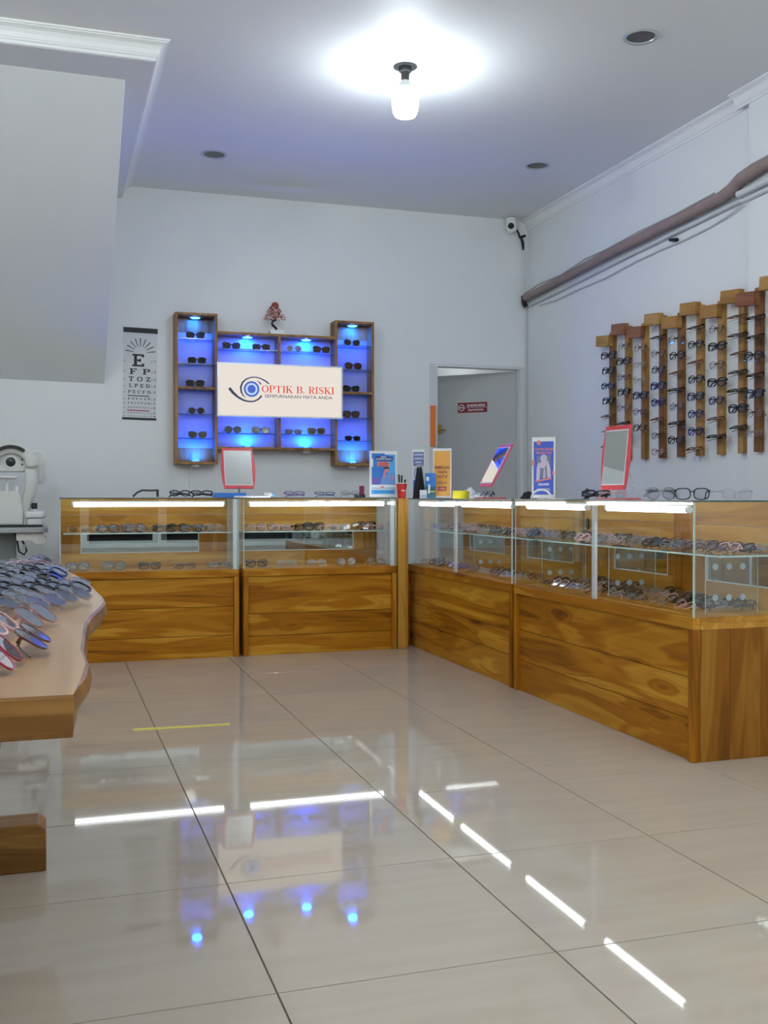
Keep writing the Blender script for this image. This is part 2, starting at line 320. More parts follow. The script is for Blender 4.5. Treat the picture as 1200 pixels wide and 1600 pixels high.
# serif capitals: strokes in a unit-high box; (kind, data)
def serif_glyph(ch, thin=0.05, thick=0.15, slab=0.05):
    """list of outlines (x,z) and the advance width"""
    def rect(a, b, c, d): return [(a, c), (b, c), (b, d), (a, d)]
    def stem(x, z0=0.0, z1=1.0, s=0.10):
        return [rect(x, x + thick, z0, z1), rect(x - s, x + thick + s, z0, z0 + slab), rect(x - s, x + thick + s, z1 - slab, z1)]
    def bowl(cx, cz, rx, rz, a0, a1, n=14, k=1.0):
        pts, ws = [], []
        for i in range(n):
            a = a0 + (a1 - a0) * i / (n - 1); pts.append((cx + rx * cos(a), cz + rz * sin(a)))
            ws.append((thin + (thick * k - thin) * abs(cos(a)) ** 1.5) / 2)
        return ribbon(pts, ws)
    if ch == 'I': return stem(0.10), 0.35
    if ch == 'L': return stem(0.10) + [rect(0.2, 0.66, 0, slab), rect(0.66 - thin, 0.66, 0, 0.26)], 0.70
    if ch in 'EF':
        g = stem(0.10) + [rect(0.2, 0.66, 1 - slab, 1), rect(0.66 - thin, 0.66, 0.76, 1), rect(0.2, 0.50, 0.5 - slab / 2, 0.5 + slab / 2), rect(0.50 - thin, 0.50, 0.38, 0.62)]
        if ch == 'E': g += [rect(0.2, 0.68, 0, slab), rect(0.68 - thin, 0.68, 0, 0.25)]
        return g, 0.74
    if ch == 'T': return [rect(0.30, 0.30 + thick, 0, 1), rect(0.20, 0.40 + thick, 0, slab), rect(0.02, 0.74, 1 - slab, 1), rect(0.02, 0.02 + thin, 0.74, 1), rect(0.74 - thin, 0.74, 0.74, 1)], 0.80
    if ch == 'O': return [bowl(0.40, 0.5, 0.33, 0.475, -pi / 2, 1.5 * pi + 0.02, 26)], 0.82
    if ch == 'C': return [bowl(0.42, 0.5, 0.34, 0.475, 0.75, 2 * pi - 0.75, 22), rect(0.66, 0.66 + thin, 0.68, 0.97)], 0.78
    if ch == 'D': return stem(0.10) + [rect(0.2, 0.42, 1 - slab, 1), rect(0.2, 0.42, 0, slab), bowl(0.40, 0.5, 0.30, 0.475, -pi / 2, pi / 2)], 0.82
    if ch in 'PRB':
        g = stem(0.10) + [rect(0.2, 0.42, 1 - slab, 1), rect(0.2, 0.42, 0.47, 0.47 + slab), bowl(0.40, 0.735, 0.22, 0.24, -pi / 2, pi / 2)]
        if ch == 'R': g += [ribbon([(0.36, 0.48), (0.50, 0.36), (0.56, 0.14), (0.66, 0.02), (0.78, 0.05)], [0.05, 0.07, 0.07, 0.05, 0.02])]
        if ch == 'B': g += [rect(0.2, 0.44, 0, slab), bowl(0.42, 0.255, 0.25, 0.232, -pi / 2, pi / 2)]
        return g, 0.72 if ch != 'R' else 0.78
    if ch == 'K': return stem(0.10) + [ribbon([(0.24, 0.40), (0.66, 0.97)], thin / 2), rect(0.54, 0.80, 1 - slab, 1), ribbon([(0.36, 0.56), (0.70, 0.03)], thick / 2), rect(0.52, 0.86, 0, slab)], 0.84
    if ch == 'Z': return [rect(0.06, 0.66, 1 - slab, 1), rect(0.06, 0.06 + thin, 0.74, 1), ribbon([(0.58, 0.97), (0.14, 0.03)], thick / 2), rect(0.06, 0.68, 0, slab), rect(0.68 - thin, 0.68, 0, 0.26)], 0.74
    if ch == 'S':
        pts = [(0.56, 0.78), (0.48, 0.94), (0.32, 0.97), (0.15, 0.89), (0.11, 0.74), (0.20, 0.60), (0.36, 0.51), (0.52, 0.41), (0.57, 0.25), (0.50, 0.09), (0.32, 0.03), (0.14, 0.09), (0.08, 0.24)]
        ws = [0.02, 0.025, 0.03, 0.05, 0.06, 0.07, 0.078, 0.07, 0.06, 0.045, 0.03, 0.025, 0.02]
        return [ribbon(pts, ws), rect(0.54, 0.54 + thin, 0.70, 0.98), rect(0.07, 0.07 + thin, 0.02, 0.30)], 0.66
    if ch == '.': return [circle(0.13, 0.08, 0.08, 10)], 0.28
    return [], 0.34
def serif_mesh(s, h, mat, width=None, depth=0.0006, **k):
    """serif word in the x-z plane, left-aligned at x=0, cap height h"""
    mb = MB(); x = 0.0; lay = 0
    for ch in s:
        g, adv = serif_glyph(ch, **k)
        for q, pl in enumerate(g):
            mb.prism(type(pl)([((x + px) * h, pz * h) for px, pz in pl]), 'y', -depth - 0.00004 * q, depth)
        x += adv + 0.05
    me = mb.mesh('lettering', mat)
    if width: me.transform(Matrix.Diagonal((width / (x * h), 1, 1, 1)))
    return me

# ================================================================ the setting
# floor: grout bed plus single tiles
T = 0.6; X0, Y0 = 0.4175, 1.972; GAP = 0.0042
bed = struct(bx(LEFT, RIGHT + 0.02, FRONT, BACK + 2.2, -0.06, -0.0035).build('floor', 'grout'), 'polished cream tiled shop floor with thin dark joints', 'floor')
_tm = {}
ix0 = math.floor((LEFT - X0) / T); ix1 = math.ceil((RIGHT - X0) / T)
iy0 = math.floor((FRONT - Y0) / T); iy1 = math.ceil((BACK + 2.2 - Y0) / T)
for i in range(ix0, ix1):
    for j in range(iy0, iy1):
        a, b = max(X0 + i * T + GAP / 2, LEFT), min(X0 + (i + 1) * T - GAP / 2, RIGHT + 0.02)
        c, d = max(Y0 + j * T + GAP / 2, FRONT), min(Y0 + (j + 1) * T - GAP / 2, BACK + 2.2)
        if b - a < 0.03 or d - c < 0.03: continue
        key = (round(b - a, 3), round(d - c, 3))
        if key not in _tm:
            w, h = key; e = 0.0003
            mb = MB(); mb.add([(0, 0, -0.0035), (w, 0, -0.0035), (w, h, -0.0035), (0, h, -0.0035), (0, 0, -e), (w, 0, -e), (w, h, -e), (0, h, -e), (e, e, 0), (w - e, e, 0), (w - e, h - e, 0), (e, h - e, 0)],
                          [(0, 1, 5, 4), (1, 2, 6, 5), (2, 3, 7, 6), (3, 0, 4, 7), (4, 5, 9, 8), (5, 6, 10, 9), (6, 7, 11, 10), (7, 4, 8, 11), (8, 9, 10, 11)])
            _tm[key] = mb.mesh('tile', 'tile')
        put('tile', _tm[key], bed, (a, c, 0))

# ceiling with three recessed cans cut out
DOWN = [(2.72, 4.419), (1.028, 6.775), (3.118, 6.341)]
def slab_with_holes(x0, x1, y0, y1, z0, z1, holes, r, n=28):
    mb = MB(); ys = sorted(holes, key=lambda h: h[1])
    bands = [y0] + [(ys[i][1] + ys[i + 1][1]) / 2 for i in range(len(ys) - 1)] + [y1]
    for (hx, hy), a, b in zip(ys, bands[:-1], bands[1:]):
        ring = [(hx + r * cos(2 * pi * k / n), hy + r * sin(2 * pi * k / n)) for k in range(n)]
        q = []
        for k in range(n):
            dx, dy = cos(2 * pi * k / n), sin(2 * pi * k / n)
            t = min(((x1 - hx) / dx) if dx > 1e-9 else ((x0 - hx) / dx if dx < -1e-9 else 1e9), ((b - hy) / dy) if dy > 1e-9 else ((a - hy) / dy if dy < -1e-9 else 1e9))
            q.append((hx + dx * t, hy + dy * t))
        for k in range(n):
            w = (k + 1) % n; pa, pb = q[k], q[w]; out = [pa]
            if abs(pa[0] - pb[0]) > 1e-6 and abs(pa[1] - pb[1]) > 1e-6:
                cx = x1 if max(pa[0], pb[0]) > x1 - 1e-6 else x0; cyy = b if max(pa[1], pb[1]) > b - 1e-6 else a
                out.append((cx, cyy))
            out.append(pb); poly = [ring[k]] + out + [ring[w]]
            mb.add([(p[0], p[1], z0) for p in poly], [tuple(range(len(poly)))])
            mb.add([(ring[k][0], ring[k][1], z0), (ring[w][0], ring[w][1], z0), (ring[w][0], ring[w][1], z1), (ring[k][0], ring[k][1], z1)], [(0, 1, 2, 3)])
    mb.add([(x0, y0, z1), (x1, y0, z1), (x1, y1, z1), (x0, y1, z1)], [(0, 1, 2, 3)])
    return mb
struct(slab_with_holes(LEFT, RIGHT + 0.1, FRONT, BACK + 0.1, CEIL, CEIL + 0.13, DOWN, 0.07).build('ceiling', 'ceil'), 'flat pale painted ceiling with recessed cans', 'ceiling')

# walls
struct(MB().prism([(LEFT, 0), (2.883, 0), (2.883, 1.98), (3.608, 1.98), (3.608, 0), (RIGHT, 0), (RIGHT, CEIL), (LEFT, CEIL)], 'y', BACK, BACK + 0.1).build('wall_back', 'wall'), 'pale grey painted back wall with doorway at its right end', 'wall')
struct(bx(RIGHT, RIGHT + 0.1, FRONT, BACK + 2.2, 0, CEIL).build('wall_right', 'wall'), 'pale grey painted right wall carrying the spectacle rails', 'wall')
struct(bx(3.633, RIGHT, 3.9, 4.81, 0, CEIL).build('wall_pillar', 'wall'), 'shallow wall pillar standing proud at the right edge', 'pillar')
struct(bx(LEFT - 0.1, LEFT, FRONT, BACK + 0.1, 0, CEIL).build('wall_left', 'wall'), 'plain pale left wall outside the view', 'wall')
# back room behind the doorway
struct(MB().prism([(2.3, 9.8), (2.3, BACK + 0.1), (2.2, BACK + 0.1), (2.2, 9.9), (RIGHT, 9.9), (RIGHT, 9.8)], 'z', 0, 2.7).build('wall_inner', 'wall'), 'grey walls of the room behind the doorway', 'wall')
struct(bx(2.2, RIGHT, BACK + 0.1, 9.9, 2.7, 2.75).build('ceiling_inner', 'ceil'), 'low ceiling of the room behind the doorway', 'ceiling')
# shop front behind the photographer: night glass in pale frames (seen in the counter mirrors)
wf = struct(MB().prism([(LEFT, 0), (RIGHT, 0), (RIGHT, CEIL), (LEFT, CEIL)], 'y', FRONT - 0.1, FRONT).build('wall_front', 'wall'), 'shop front wall behind the photographer', 'wall')
xs = [LEFT + 0.35 + 1.06 * k for k in range(6)]
for k in range(5):
    w = struct(bx(xs[k] + 0.06, xs[k + 1] - 0.06, FRONT + 0.004, FRONT + 0.014, 0.30, 2.4).build('window_%d' % (k + 1), 'night'), 'dark night-time shop window pane, number %s from the left wall' % ORD[k], 'window')
    f = MB()
    for a in (xs[k], xs[k + 1] - 0.06): f.box(a, a + 0.06, FRONT + 0.002, FRONT + 0.05, 0.20, 2.48)
    f.box(xs[k] + 0.06, xs[k + 1] - 0.06, FRONT + 0.002, FRONT + 0.05, 0.20, 0.30); f.box(xs[k] + 0.06, xs[k + 1] - 0.06, FRONT + 0.002, FRONT + 0.05, 2.4, 2.48)
    f.build('window_frame', 'alu', w)

# stair underside and dropped bulkhead on the left, with cornice
struct(bx(LEFT, 0.50, 5.21, BACK, 3.08, CEIL).build('ceiling_bulkhead', 'ceil'), 'shallow dropped bulkhead at the upper left', 'bulkhead')
st = MB(); a = [(LEFT, 5.44, 3.08), (LEFT, BACK, 3.08), (LEFT, BACK, 1.80), (0.382, 5.475, 3.08), (0.382, BACK, 3.08), (0.38, BACK, 1.757)]
st.add(a, [(0, 1, 2), (3, 5, 4), (0, 2, 5, 3), (0, 3, 4, 1), (1, 4, 5, 2)])
struct(st.build('wall_stair', 'wall', bevel=0.004), 'sloping grey underside of a staircase at the left', 'stair')
CP = [(0, -1), (0.12, -1), (0.13, -0.84), (0.22, -0.80), (0.24, -0.72), (0.28, -0.70), (0.36, -0.46), (0.50, -0.28), (0.72, -0.18), (0.80, -0.17), (0.82, -0.11), (0.92, -0.10), (0.94, 0), (0, 0)]
def cornice(path, dirs, dep, drop):
    mb = MB(); n = len(CP); v = []; f = []
    for (x, y), (dx, dy) in zip(path, dirs):
        v += [(x + dx * d * dep, y + dy * d * dep, CEIL + z * drop) for d, z in CP]
    for k in range(len(path) - 1):
        for i in range(n):
            j = (i + 1) % n; f.append((k * n + i, k * n + j, (k + 1) * n + j, (k + 1) * n + i))
    f += [tuple(range(n))[::-1], tuple((len(path) - 1) * n + i for i in range(n))]
    return mb.add(v, f)
struct(cornice([(LEFT, 5.21), (0.50, 5.21), (0.50, BACK)], [(0, -1), (1, -1), (1, 0)], 0.075, 0.088).build('trim_1', 'cornice'), 'white plaster cornice running round the left bulkhead', 'cornice')
struct(cornice([(RIGHT, BACK), (RIGHT, 4.81)], [(-1, 0), (-1, 0)], 0.066, 0.076).build('trim_2', 'cornice'), 'long white plaster cornice along the right wall', 'cornice')
struct(cornice([(3.633, 4.91), (3.633, 3.9)], [(-1, 0), (-1, 0)], 0.066, 0.076).build('trim_3', 'cornice'), 'short white cornice piece on the right pillar', 'cornice')
struct(bx(2.838, 2.8815, BACK - 0.006, BACK, 0, 1.99).build('trim_4', 'frame_paint'), 'narrow pale casing up the left side of the doorway', 'trim')
struct(bx(3.6095, 3.650, BACK - 0.008, BACK, 0, 1.99).build('trim_5', 'frame_paint'), 'narrow pale casing up the right side of the doorway', 'trim')
struct(bx(2.838, 3.65, BACK - 0.005, BACK, 1.991, 1.998).build('trim_6', 'frame_paint'), 'thin strip over the doorway', 'trim')

# door leaf, hinged at the right jamb and swung into the back room
door = tag(bpy.data.objects.new('door_1', None), 'plain grey door standing open into the back room', 'door', kind='structure'); C.objects.link(door)
door.location = (3.600, BACK + 0.055, 0); door.rotation_euler = (0, 0, R(-45))
bx(-0.70, 0, 0, 0.035, 0.006, 1.968).build('door_leaf', 'door', door, bevel=0.002)
lk = bx(-0.695, -0.655, -0.006, 0, 1.48, 1.56).build('lock_plate', 'brass', door)
MB().tube([(-0.675, -0.006, 1.515), (-0.675, -0.035, 1.515), (-0.60, -0.04, 1.512)], 0.007, 8).build('door_handle', 'brass', lk, smooth=True)
for z in (0.25, 1.0, 1.75): MB().tube([(0.004, -0.004, z - 0.04), (0.004, -0.004, z + 0.04)], 0.006, 8).build('hinge', 'grey_alu', door)
jb = bx(2.8835, 2.905, BACK, BACK + 0.1, 0, 1.98).build('trim_7', 'frame_paint'); struct(jb, 'pale jamb lining at the left of the doorway', 'trim')

# ---------------------------------------------------------------- ceiling lamps
def bulb(x, y, label, group=None, m='bulb_fill', z=CEIL):
    t = thing('ceiling_bulb', label, 'lamp', (x, y, z), group=group)
    MB().lathe([(0.0, 0), (0.062, 0), (0.062, -0.004), (0.035, -0.006), (0.034, -0.026), (0.023, -0.032), (0.0205, -0.072), (0.0, -0.072)], 24).build('lamp_holder', 'matt_black', t, True)
    MB().lathe([(0.0, -0.066), (0.016, -0.066), (0.021, -0.078), (0.036, -0.098), (0.050, -0.118), (0.0545, -0.135), (0.0, -0.135)], 28).build('bulb_housing', 'white', t, True)
    MB().lathe([(0.0545, -0.135), (0.068, -0.142), (0.070, -0.165), (0.067, -0.205), (0.062, -0.235), (0.052, -0.253), (0.030, -0.262), (0.0, -0.264)], 28).build('bulb_globe', m, t, True)
    return t
bulb(1.755, 5.093, 'bright white LED bulb in black holder on the ceiling', None, 'bulb_on')
bulb(3.2, 9.0, 'dim bulb in the room behind the doorway, out of sight', None, 'bulb_dim', 2.70)
bulb(1.755, 1.55, 'added unseen fill bulb above the photographer, nearer one outside the view', 'added fill bulbs outside the view')  # this and the next bulbs are unseen, added to raise the ambient light
bulb(1.755, -1.3, 'added unseen fill bulb behind the photographer, near the shop front', 'added fill bulbs outside the view')
bulb(-0.9, 3.6, 'added unseen fill bulb left of the view, above the slab table', 'added fill bulbs outside the view')
bulb(-0.9, -1.6, 'added unseen fill bulb behind the photographer on the left', 'added fill bulbs outside the view')
bulb(3.0, 0.1, 'added unseen fill bulb right of the photographer', 'added fill bulbs outside the view')
bulb(0.4, -0.2, 'added unseen fill bulb right above the photographer', 'added fill bulbs outside the view')
bulb(-0.9, 0.6, 'added unseen fill bulb left of the photographer', 'added fill bulbs outside the view')
for k, (x, y) in enumerate(DOWN):
    t = thing('recessed_downlight', ['unlit chrome recessed downlight nearest the camera at the right', 'unlit small recessed downlight above the blue display cabinet', 'unlit recessed downlight near the far right corner'][k], 'downlight', (x, y, CEIL), group='recessed downlights')
    MB().lathe([(0.0685, 0.0), (0.086, 0.0), (0.086, -0.003), (0.080, -0.007), (0.070, -0.004), (0.066, 0.004), (0.0685, 0.0)], 32).build('trim_ring', 'grey_alu', t, True)
    MB().lathe([(0.067, 0.001), (0.060, 0.03), (0.045, 0.075), (0.02, 0.10), (0.0, 0.105)], 32).build('reflector', 'can', t, True)
    MB().lathe([(0.0, 0.045), (0.014, 0.046), (0.022, 0.06), (0.020, 0.09), (0.0, 0.095)], 16).build('lamp_capsule', 'grey', t, True)

# ---------------------------------------------------------------- security camera, conduits and pipes
t = thing('security_camera', 'small white dome security camera in the upper corner', 'camera', (3.50, 7.58, 3.098))
MB().lathe([(0.0, 0.067), (0.040, 0.067), (0.046, 0.055), (0.046, 0.02), (0.048, 0.0), (0.044, -0.03), (0.028, -0.048), (0.0, -0.054)], 24).build('camera_body', 'white', t, True)
MB().lathe([(0.0, -0.010), (0.018, -0.009), (0.026, 0.0), (0.026, 0.02), (0.0, 0.02)], 20, (-0.015, -0.040, -0.005), axis='y').build('camera_lens', 'black', t, True)
tag(MB().tube([(3.545, 7.60, 3.10), (3.575, 7.60, 3.055), (3.59, 7.615, 3.03), (3.615, 7.615, 3.035), (3.64, 7.61, 3.045)], [0.006, 0.008, 0.010, 0.012, 0.010], 8).tube([(3.60, 7.615, 3.03), (3.62, 7.62, 2.99), (3.625, 7.62, 2.93)], [0.010, 0.013, 0.008], 8).build('camera_cable', 'matt_black', smooth=True), 'short black cable joint hanging under the security camera', 'cable')
tag(MB().tube([(3.632, 7.625, 2.928), (3.632, 7.625, 2.60)], 0.009, 10).build('conduit', 'pvc', smooth=True), 'upright white conduit in the far right corner above the pipe', 'conduit')
tag(MB().tube([(3.655, 7.635, 2.47), (3.655, 7.635, 0.0)], 0.006, 8).build('conduit', 'pvc', smooth=True), 'thin upright conduit in the corner beside the doorway', 'conduit')
PY = [7.60, 7.3, 6.9, 6.5, 6.1, 5.7, 5.3, 5.05, 4.93, 4.82, 4.70, 4.5, 4.2]
PZ = [2.545, 2.56, 2.578, 2.60, 2.617, 2.63, 2.645, 2.655, 2.665, 2.688, 2.705, 2.715, 2.73]
t = thing('pipe_bundle', 'tape-wrapped brown air-conditioning pipe bundle along the right wall', 'pipe', (0, 0, 0))
MB().tube([(3.673 - 0.037 - (0.042 if y < 4.9 else 0.02 if y < 5.0 else 0) , y, z) for y, z in zip(PY, PZ)], [0.030, 0.031, 0.032, 0.033, 0.033, 0.034, 0.034, 0.035, 0.036, 0.037, 0.037, 0.036, 0.036], 12).build('wrapped_pipe', 'pipe_wrap', t, True)
MB().tube([(3.600 + 0.02, 7.60, 2.575), (3.615, 7.3, 2.60), (3.622, 6.98, 2.60), (3.62, 6.6, 2.638), (3.62, 6.3, 2.640), (3.62, 5.9, 2.662), (3.62, 5.5, 2.668), (3.62, 5.1, 2.69)], 0.006, 6).build('thin_wire', 'cable', t, True)
MB().tube([(3.628, 7.612, 2.56), (3.625, 7.60, 2.50), (3.640, 7.60, 2.475)], [0.024, 0.02, 0.018], 8).build('pipe_end', 'matt_black', t, True)
tag(MB().tube([(3.655, 7.56, 2.485), (3.655, 6.9, 2.512), (3.655, 6.1, 2.552), (3.655, 5.2, 2.587), (3.655, 4.88, 2.60)], 0.013, 10).build('conduit', 'pvc', smooth=True), 'straight white conduit right under the wrapped pipe', 'conduit')
tag(MB().tube([(3.612, 4.87, 2.618), (3.612, 4.6, 2.626), (3.612, 4.2, 2.636)], 0.020, 12).tube([(3.620, 4.85, 2.576), (3.620, 4.5, 2.586), (3.620, 4.2, 2.594)], 0.012, 10).build('conduit', 'pvc', smooth=True), 'pair of white conduits crossing the right pillar', 'conduit')
tag(MB().tube([(3.662, 7.40, 2.455), (3.662, 7.1, 2.445), (3.662, 6.8, 2.462), (3.662, 6.4, 2.468), (3.662, 6.0, 2.498), (3.662, 5.72, 2.508), (3.662, 5.45, 2.512), (3.662, 5.2, 2.525), (3.655, 5.0, 2.548), (3.645, 4.9, 2.57)], 0.006, 6).build('hanging_cable', 'pvc', smooth=True), 'thin white cable sagging below the conduits on the right wall', 'cable')
tag(MB().tube([(3.655, 5.60, 2.543), (3.655, 5.52, 2.525)], [0.009, 0.013], 8).build('cable_joint', 'matt_black', smooth=True), 'small black taped joint on the sagging cable', 'cable joint')
tag(bx(0.975, 0.993, BACK - 0.014, BACK, 0, 1.185).build('cable_duct', 'wall', bevel=0.002), 'thin upright cable duct below the left tower of the cabinet', 'duct')

# yellow tape on the floor
tag(MB().prism([(0.326, 4.366), (0.722, 4.352), (0.727, 4.388), (0.330, 4.408)], 'z', 0.0002, 0.0012).build('floor_tape', 'floor_yellow'), 'worn strip of yellow tape stuck on the floor tiles', 'tape')

# ================================================================ spectacles
FR = {}
def framemat(name, col, rough=0.22, metal=0.0): FR[name] = pbr('frame_' + name, col, rough, metal)
framemat('black', (0.010, 0.010, 0.011)); framemat('brown', (0.10, 0.035, 0.015)); framemat('tortoise', (0.16, 0.06, 0.018))
framemat('gold', (0.36, 0.22, 0.09), 0.3, 0.6); framemat('silver', (0.34, 0.34, 0.36), 0.3, 0.6); framemat('navy', (0.03, 0.05, 0.14))
framemat('grey', (0.16, 0.17, 0.18)); framemat('red', (0.35, 0.03, 0.03)); framemat('rose', (0.62, 0.36, 0.30))
FR['clear'] = clear('frame_clear', (0.90, 0.88, 0.88), 0.10, 0.05); FR['pink'] = clear('frame_pink', (0.88, 0.62, 0.58), 0.10, 0.05)
FR['lilac'] = clear('frame_lilac', (0.66, 0.55, 0.82), 0.10, 0.05); FR['sky'] = clear('frame_sky', (0.25, 0.52, 0.88), 0.10, 0.05)
LENS = {'clear': clear('lens_clear', (0.93, 0.94, 0.95), 0.05, 0.0, (0.85, 0.9, 1.0)), 'dark': pbr('lens_dark', (0.012, 0.010, 0.012), 0.06),
        'demo': clear('lens_demo', (0.62, 0.65, 0.69), 0.28, 0.03, (0.80, 0.86, 1.0)), 'smoke': clear('lens_smoke', (0.16, 0.14, 0.16), 0.08), 'brown': pbr('lens_brown', (0.06, 0.022, 0.012), 0.06), 'mirror': pbr('lens_mirror', (0.30, 0.33, 0.42), 0.05, 0.8)}
# shape: lens width, height, squareness, cat-eye lift, rim width, rim depth
SH = {'round': (0.046, 0.044, 2.0, 0.0, 0.0022, 0.003), 'boldround': (0.047, 0.043, 2.3, 0.0, 0.0042, 0.005), 'square': (0.052, 0.039, 3.6, 0.0, 0.0038, 0.005),
      'rect': (0.052, 0.032, 3.6, 0.0, 0.0024, 0.003), 'thick': (0.052, 0.041, 3.2, 0.002, 0.0055, 0.006), 'cat': (0.053, 0.040, 2.7, 0.006, 0.0042, 0.005),
      'wire': (0.049, 0.041, 2.4, 0.0, 0.0013, 0.0018), 'big': (0.058, 0.050, 2.6, 0.001, 0.0024, 0.003)}
_gm = {}
def outline(shape, s, n=18, grow=0.0):
    w, h, e, lift, rw, rd = SH[shape]; cx = s * (w / 2 + 0.0085); pts = []
    for i in range(n):
        a = 2 * pi * i / n; c, d = cos(a), sin(a)
        k = (abs(c) ** e + abs(d) ** e) ** (-1 / e)
        x, z = k * c, k * d
        out = x * s
        zz = z * (h / 2 + grow) * (1 - 0.06 * max(0, -z) * abs(x)) + lift * max(0.0, out) * max(0.0, z + 0.3)
        pts.append((cx + x * (w / 2 + grow) * (1 - 0.10 * max(0, -z) ** 2), zz))
    return pts
def gparts(shape, fold):
    key = (shape, fold)
    if key in _gm: return _gm[key]
    w, h, e, lift, rw, rd = SH[shape]; zc = h / 2 + rw; W = w + 0.0085 + rw
    fr = MB(); n = 18
    for s in (-1, 1):
        inn = outline(shape, s, n); out = outline(shape, s, n, rw)
        v = [(x, -rd / 2, z + zc) for x, z in inn] + [(x, -rd / 2, z + zc) for x, z in out] + [(x, rd / 2, z + zc) for x, z in out] + [(x, rd / 2, z + zc) for x, z in inn]
        f = []
        for i in range(n):
            j = (i + 1) % n
            for k in range(4): f.append((k * n + i, k * n + j, ((k + 1) % 4) * n + j, ((k + 1) % 4) * n + i))
        fr.add(v, f)
        fr.box(s * (W - rw) if s > 0 else s * (W + 0.003), s * (W + 0.003) if s > 0 else s * (W - rw), -rd / 2, 0.006, zc + h * 0.22, zc + h * 0.22 + max(0.004, rw * 1.6))
    bz = zc + h * 0.16
    fr.tube([(-0.0105, 0, bz), (-0.004, -0.001, bz + 0.0035), (0.004, -0.001, bz + 0.0035), (0.0105, 0, bz)], max(rw * 0.8, 0.0013), 4)
    tz = zc + h * 0.22 + max(0.004, rw * 1.6) / 2; th = max(0.0016, rw * 0.85); tt = max(0.0009, rw * 0.36)
    def temple(s):
        mb = MB()
        if fold:
            y = 0.010 if s < 0 else 0.017; x0 = s * (W + 0.001)
            pth = [(x0, 0.005, tz), (x0 - s * 0.004, y, tz), (x0 - s * 0.05, y + 0.002, tz - 0.001), (x0 - s * 0.095, y + 0.003, tz - 0.003), (x0 - s * 0.115, y + 0.003, tz - 0.012), (x0 - s * 0.127, y + 0.003, max(tz - 0.026, 0.004))]
        else:
            x0 = s * (W + 0.001)
            pth = [(x0, 0.005, tz), (x0, 0.05, tz), (x0 - s * 0.002, 0.095, tz - 0.001), (x0 - s * 0.004, 0.115, tz - 0.008), (x0 - s * 0.006, 0.135, max(tz - 0.03, 0.003))]
        # flat bar: wide in z, thin across
        k = len(pth); v = []
        for i, p in enumerate(pth):
            a = Vector(pth[max(i - 1, 0)]); b = Vector(pth[min(i + 1, k - 1)]); d = (b - a).normalized(); sd = d.cross(Vector((0, 0, 1)))
            if sd.length < 1e-3: sd = Vector((1, 0, 0))
            sd.normalize(); up = sd.cross(d).normalized(); q = Vector(p)
            for u, t in ((1, 1), (1, -1), (-1, -1), (-1, 1)): v.append(tuple(q + up * th * u + sd * tt * t))
        f = [(0, 1, 2, 3), tuple(4 * (k - 1) + i for i in (3, 2, 1, 0))]
        for i in range(k - 1):
            for j in range(4): f.append((4 * i + j, 4 * i + (j + 1) % 4, 4 * i + 4 + (j + 1) % 4, 4 * i + 4 + j))
        return mb.add(v, f)
    def lens(s):
        mb = MB(); o = outline(shape, s, n, 0.0004)
        return mb.prism([(x, z + zc) for x, z in o], 'y', -0.0007, 0.0007)
    _gm[key] = (fr, [lens(-1), lens(1)], [temple(-1), temple(1)])
    return _gm[key]
_gd = {}
def gdata(shape, col, lens, fold, whole):
    key = (shape, col, lens, fold, whole)
    if key not in _gd:
        fr, le, te = gparts(shape, fold)
        fm = FR[col]; lm = LENS[lens]
        if whole:
            mb = MB()
            for p in [fr] + te: mb.add(p.v, p.f, 0)
            for p in le: mb.add(p.v, p.f, 1)
            _gd[key] = [('whole', mb.mesh('eyeglasses', [fm, lm]))]
        else:
            _gd[key] = [('frame_front', fr.mesh('frame_front', fm))] + [('lens', p.mesh('lens', lm)) for p in le] + [('temple', p.mesh('temple', fm)) for p in te]
    return _gd[key]
_gv = {}
def gverts(shape, fold):
    if (shape, fold) not in _gv:
        fr, le, te = gparts(shape, fold); _gv[(shape, fold)] = [Vector(p) for q in [fr] + te for p in q.v]
    return _gv[(shape, fold)]
GCOUNT = [0]
def glasses(style, x, y, z, yaw, label, group, tilt=0.0, fold=True, whole=False, name='eyeglasses', roll=0.0):
    """z is the height of the surface they rest on; yaw 0 faces -y; tilt leans the lenses back"""
    shape, col, lens = style
    rot = Euler((0, 0, yaw)).to_matrix() @ Euler((-tilt, roll, 0)).to_matrix()
    lo = min((rot @ p).z for p in gverts(shape, fold))
    d = gdata(shape, col, lens, fold, whole); loc = (x, y, z - lo + 0.0004)
    e = rot.to_euler(); GCOUNT[0] += 1
    if whole:
        return tag(put(name, d[0][1], None, loc, e), label, name, group)
    t = thing(name, label, name, loc, 0, group); t.rotation_euler = e
    for n, me in d: put(n, me, t)
    return t
DESC = {'round': 'round', 'boldround': 'bold round', 'square': 'square', 'rect': 'narrow rectangular', 'thick': 'thick-rimmed', 'cat': 'cat-eye', 'wire': 'thin wire', 'big': 'oversized'}
COLN = {'gold': 'gold', 'clear': 'clear-framed', 'pink': 'clear pink', 'lilac': 'lilac', 'sky': 'bright blue', 'tortoise': 'tortoiseshell', 'rose': 'rose-coloured'}
def gdesc(st): return '%s %s' % (COLN.get(st[1], st[1]), DESC[st[0]])
MIX = [('thick', 'black', 'clear'), ('square', 'black', 'clear'), ('round', 'brown', 'clear'), ('boldround', 'black', 'clear'), ('rect', 'silver', 'clear'), ('wire', 'gold', 'clear'), ('cat', 'black', 'clear'), ('square', 'tortoise', 'clear'), ('round', 'gold', 'clear'), ('rect', 'black', 'clear'), ('wire', 'silver', 'clear'), ('boldround', 'tortoise', 'clear')]
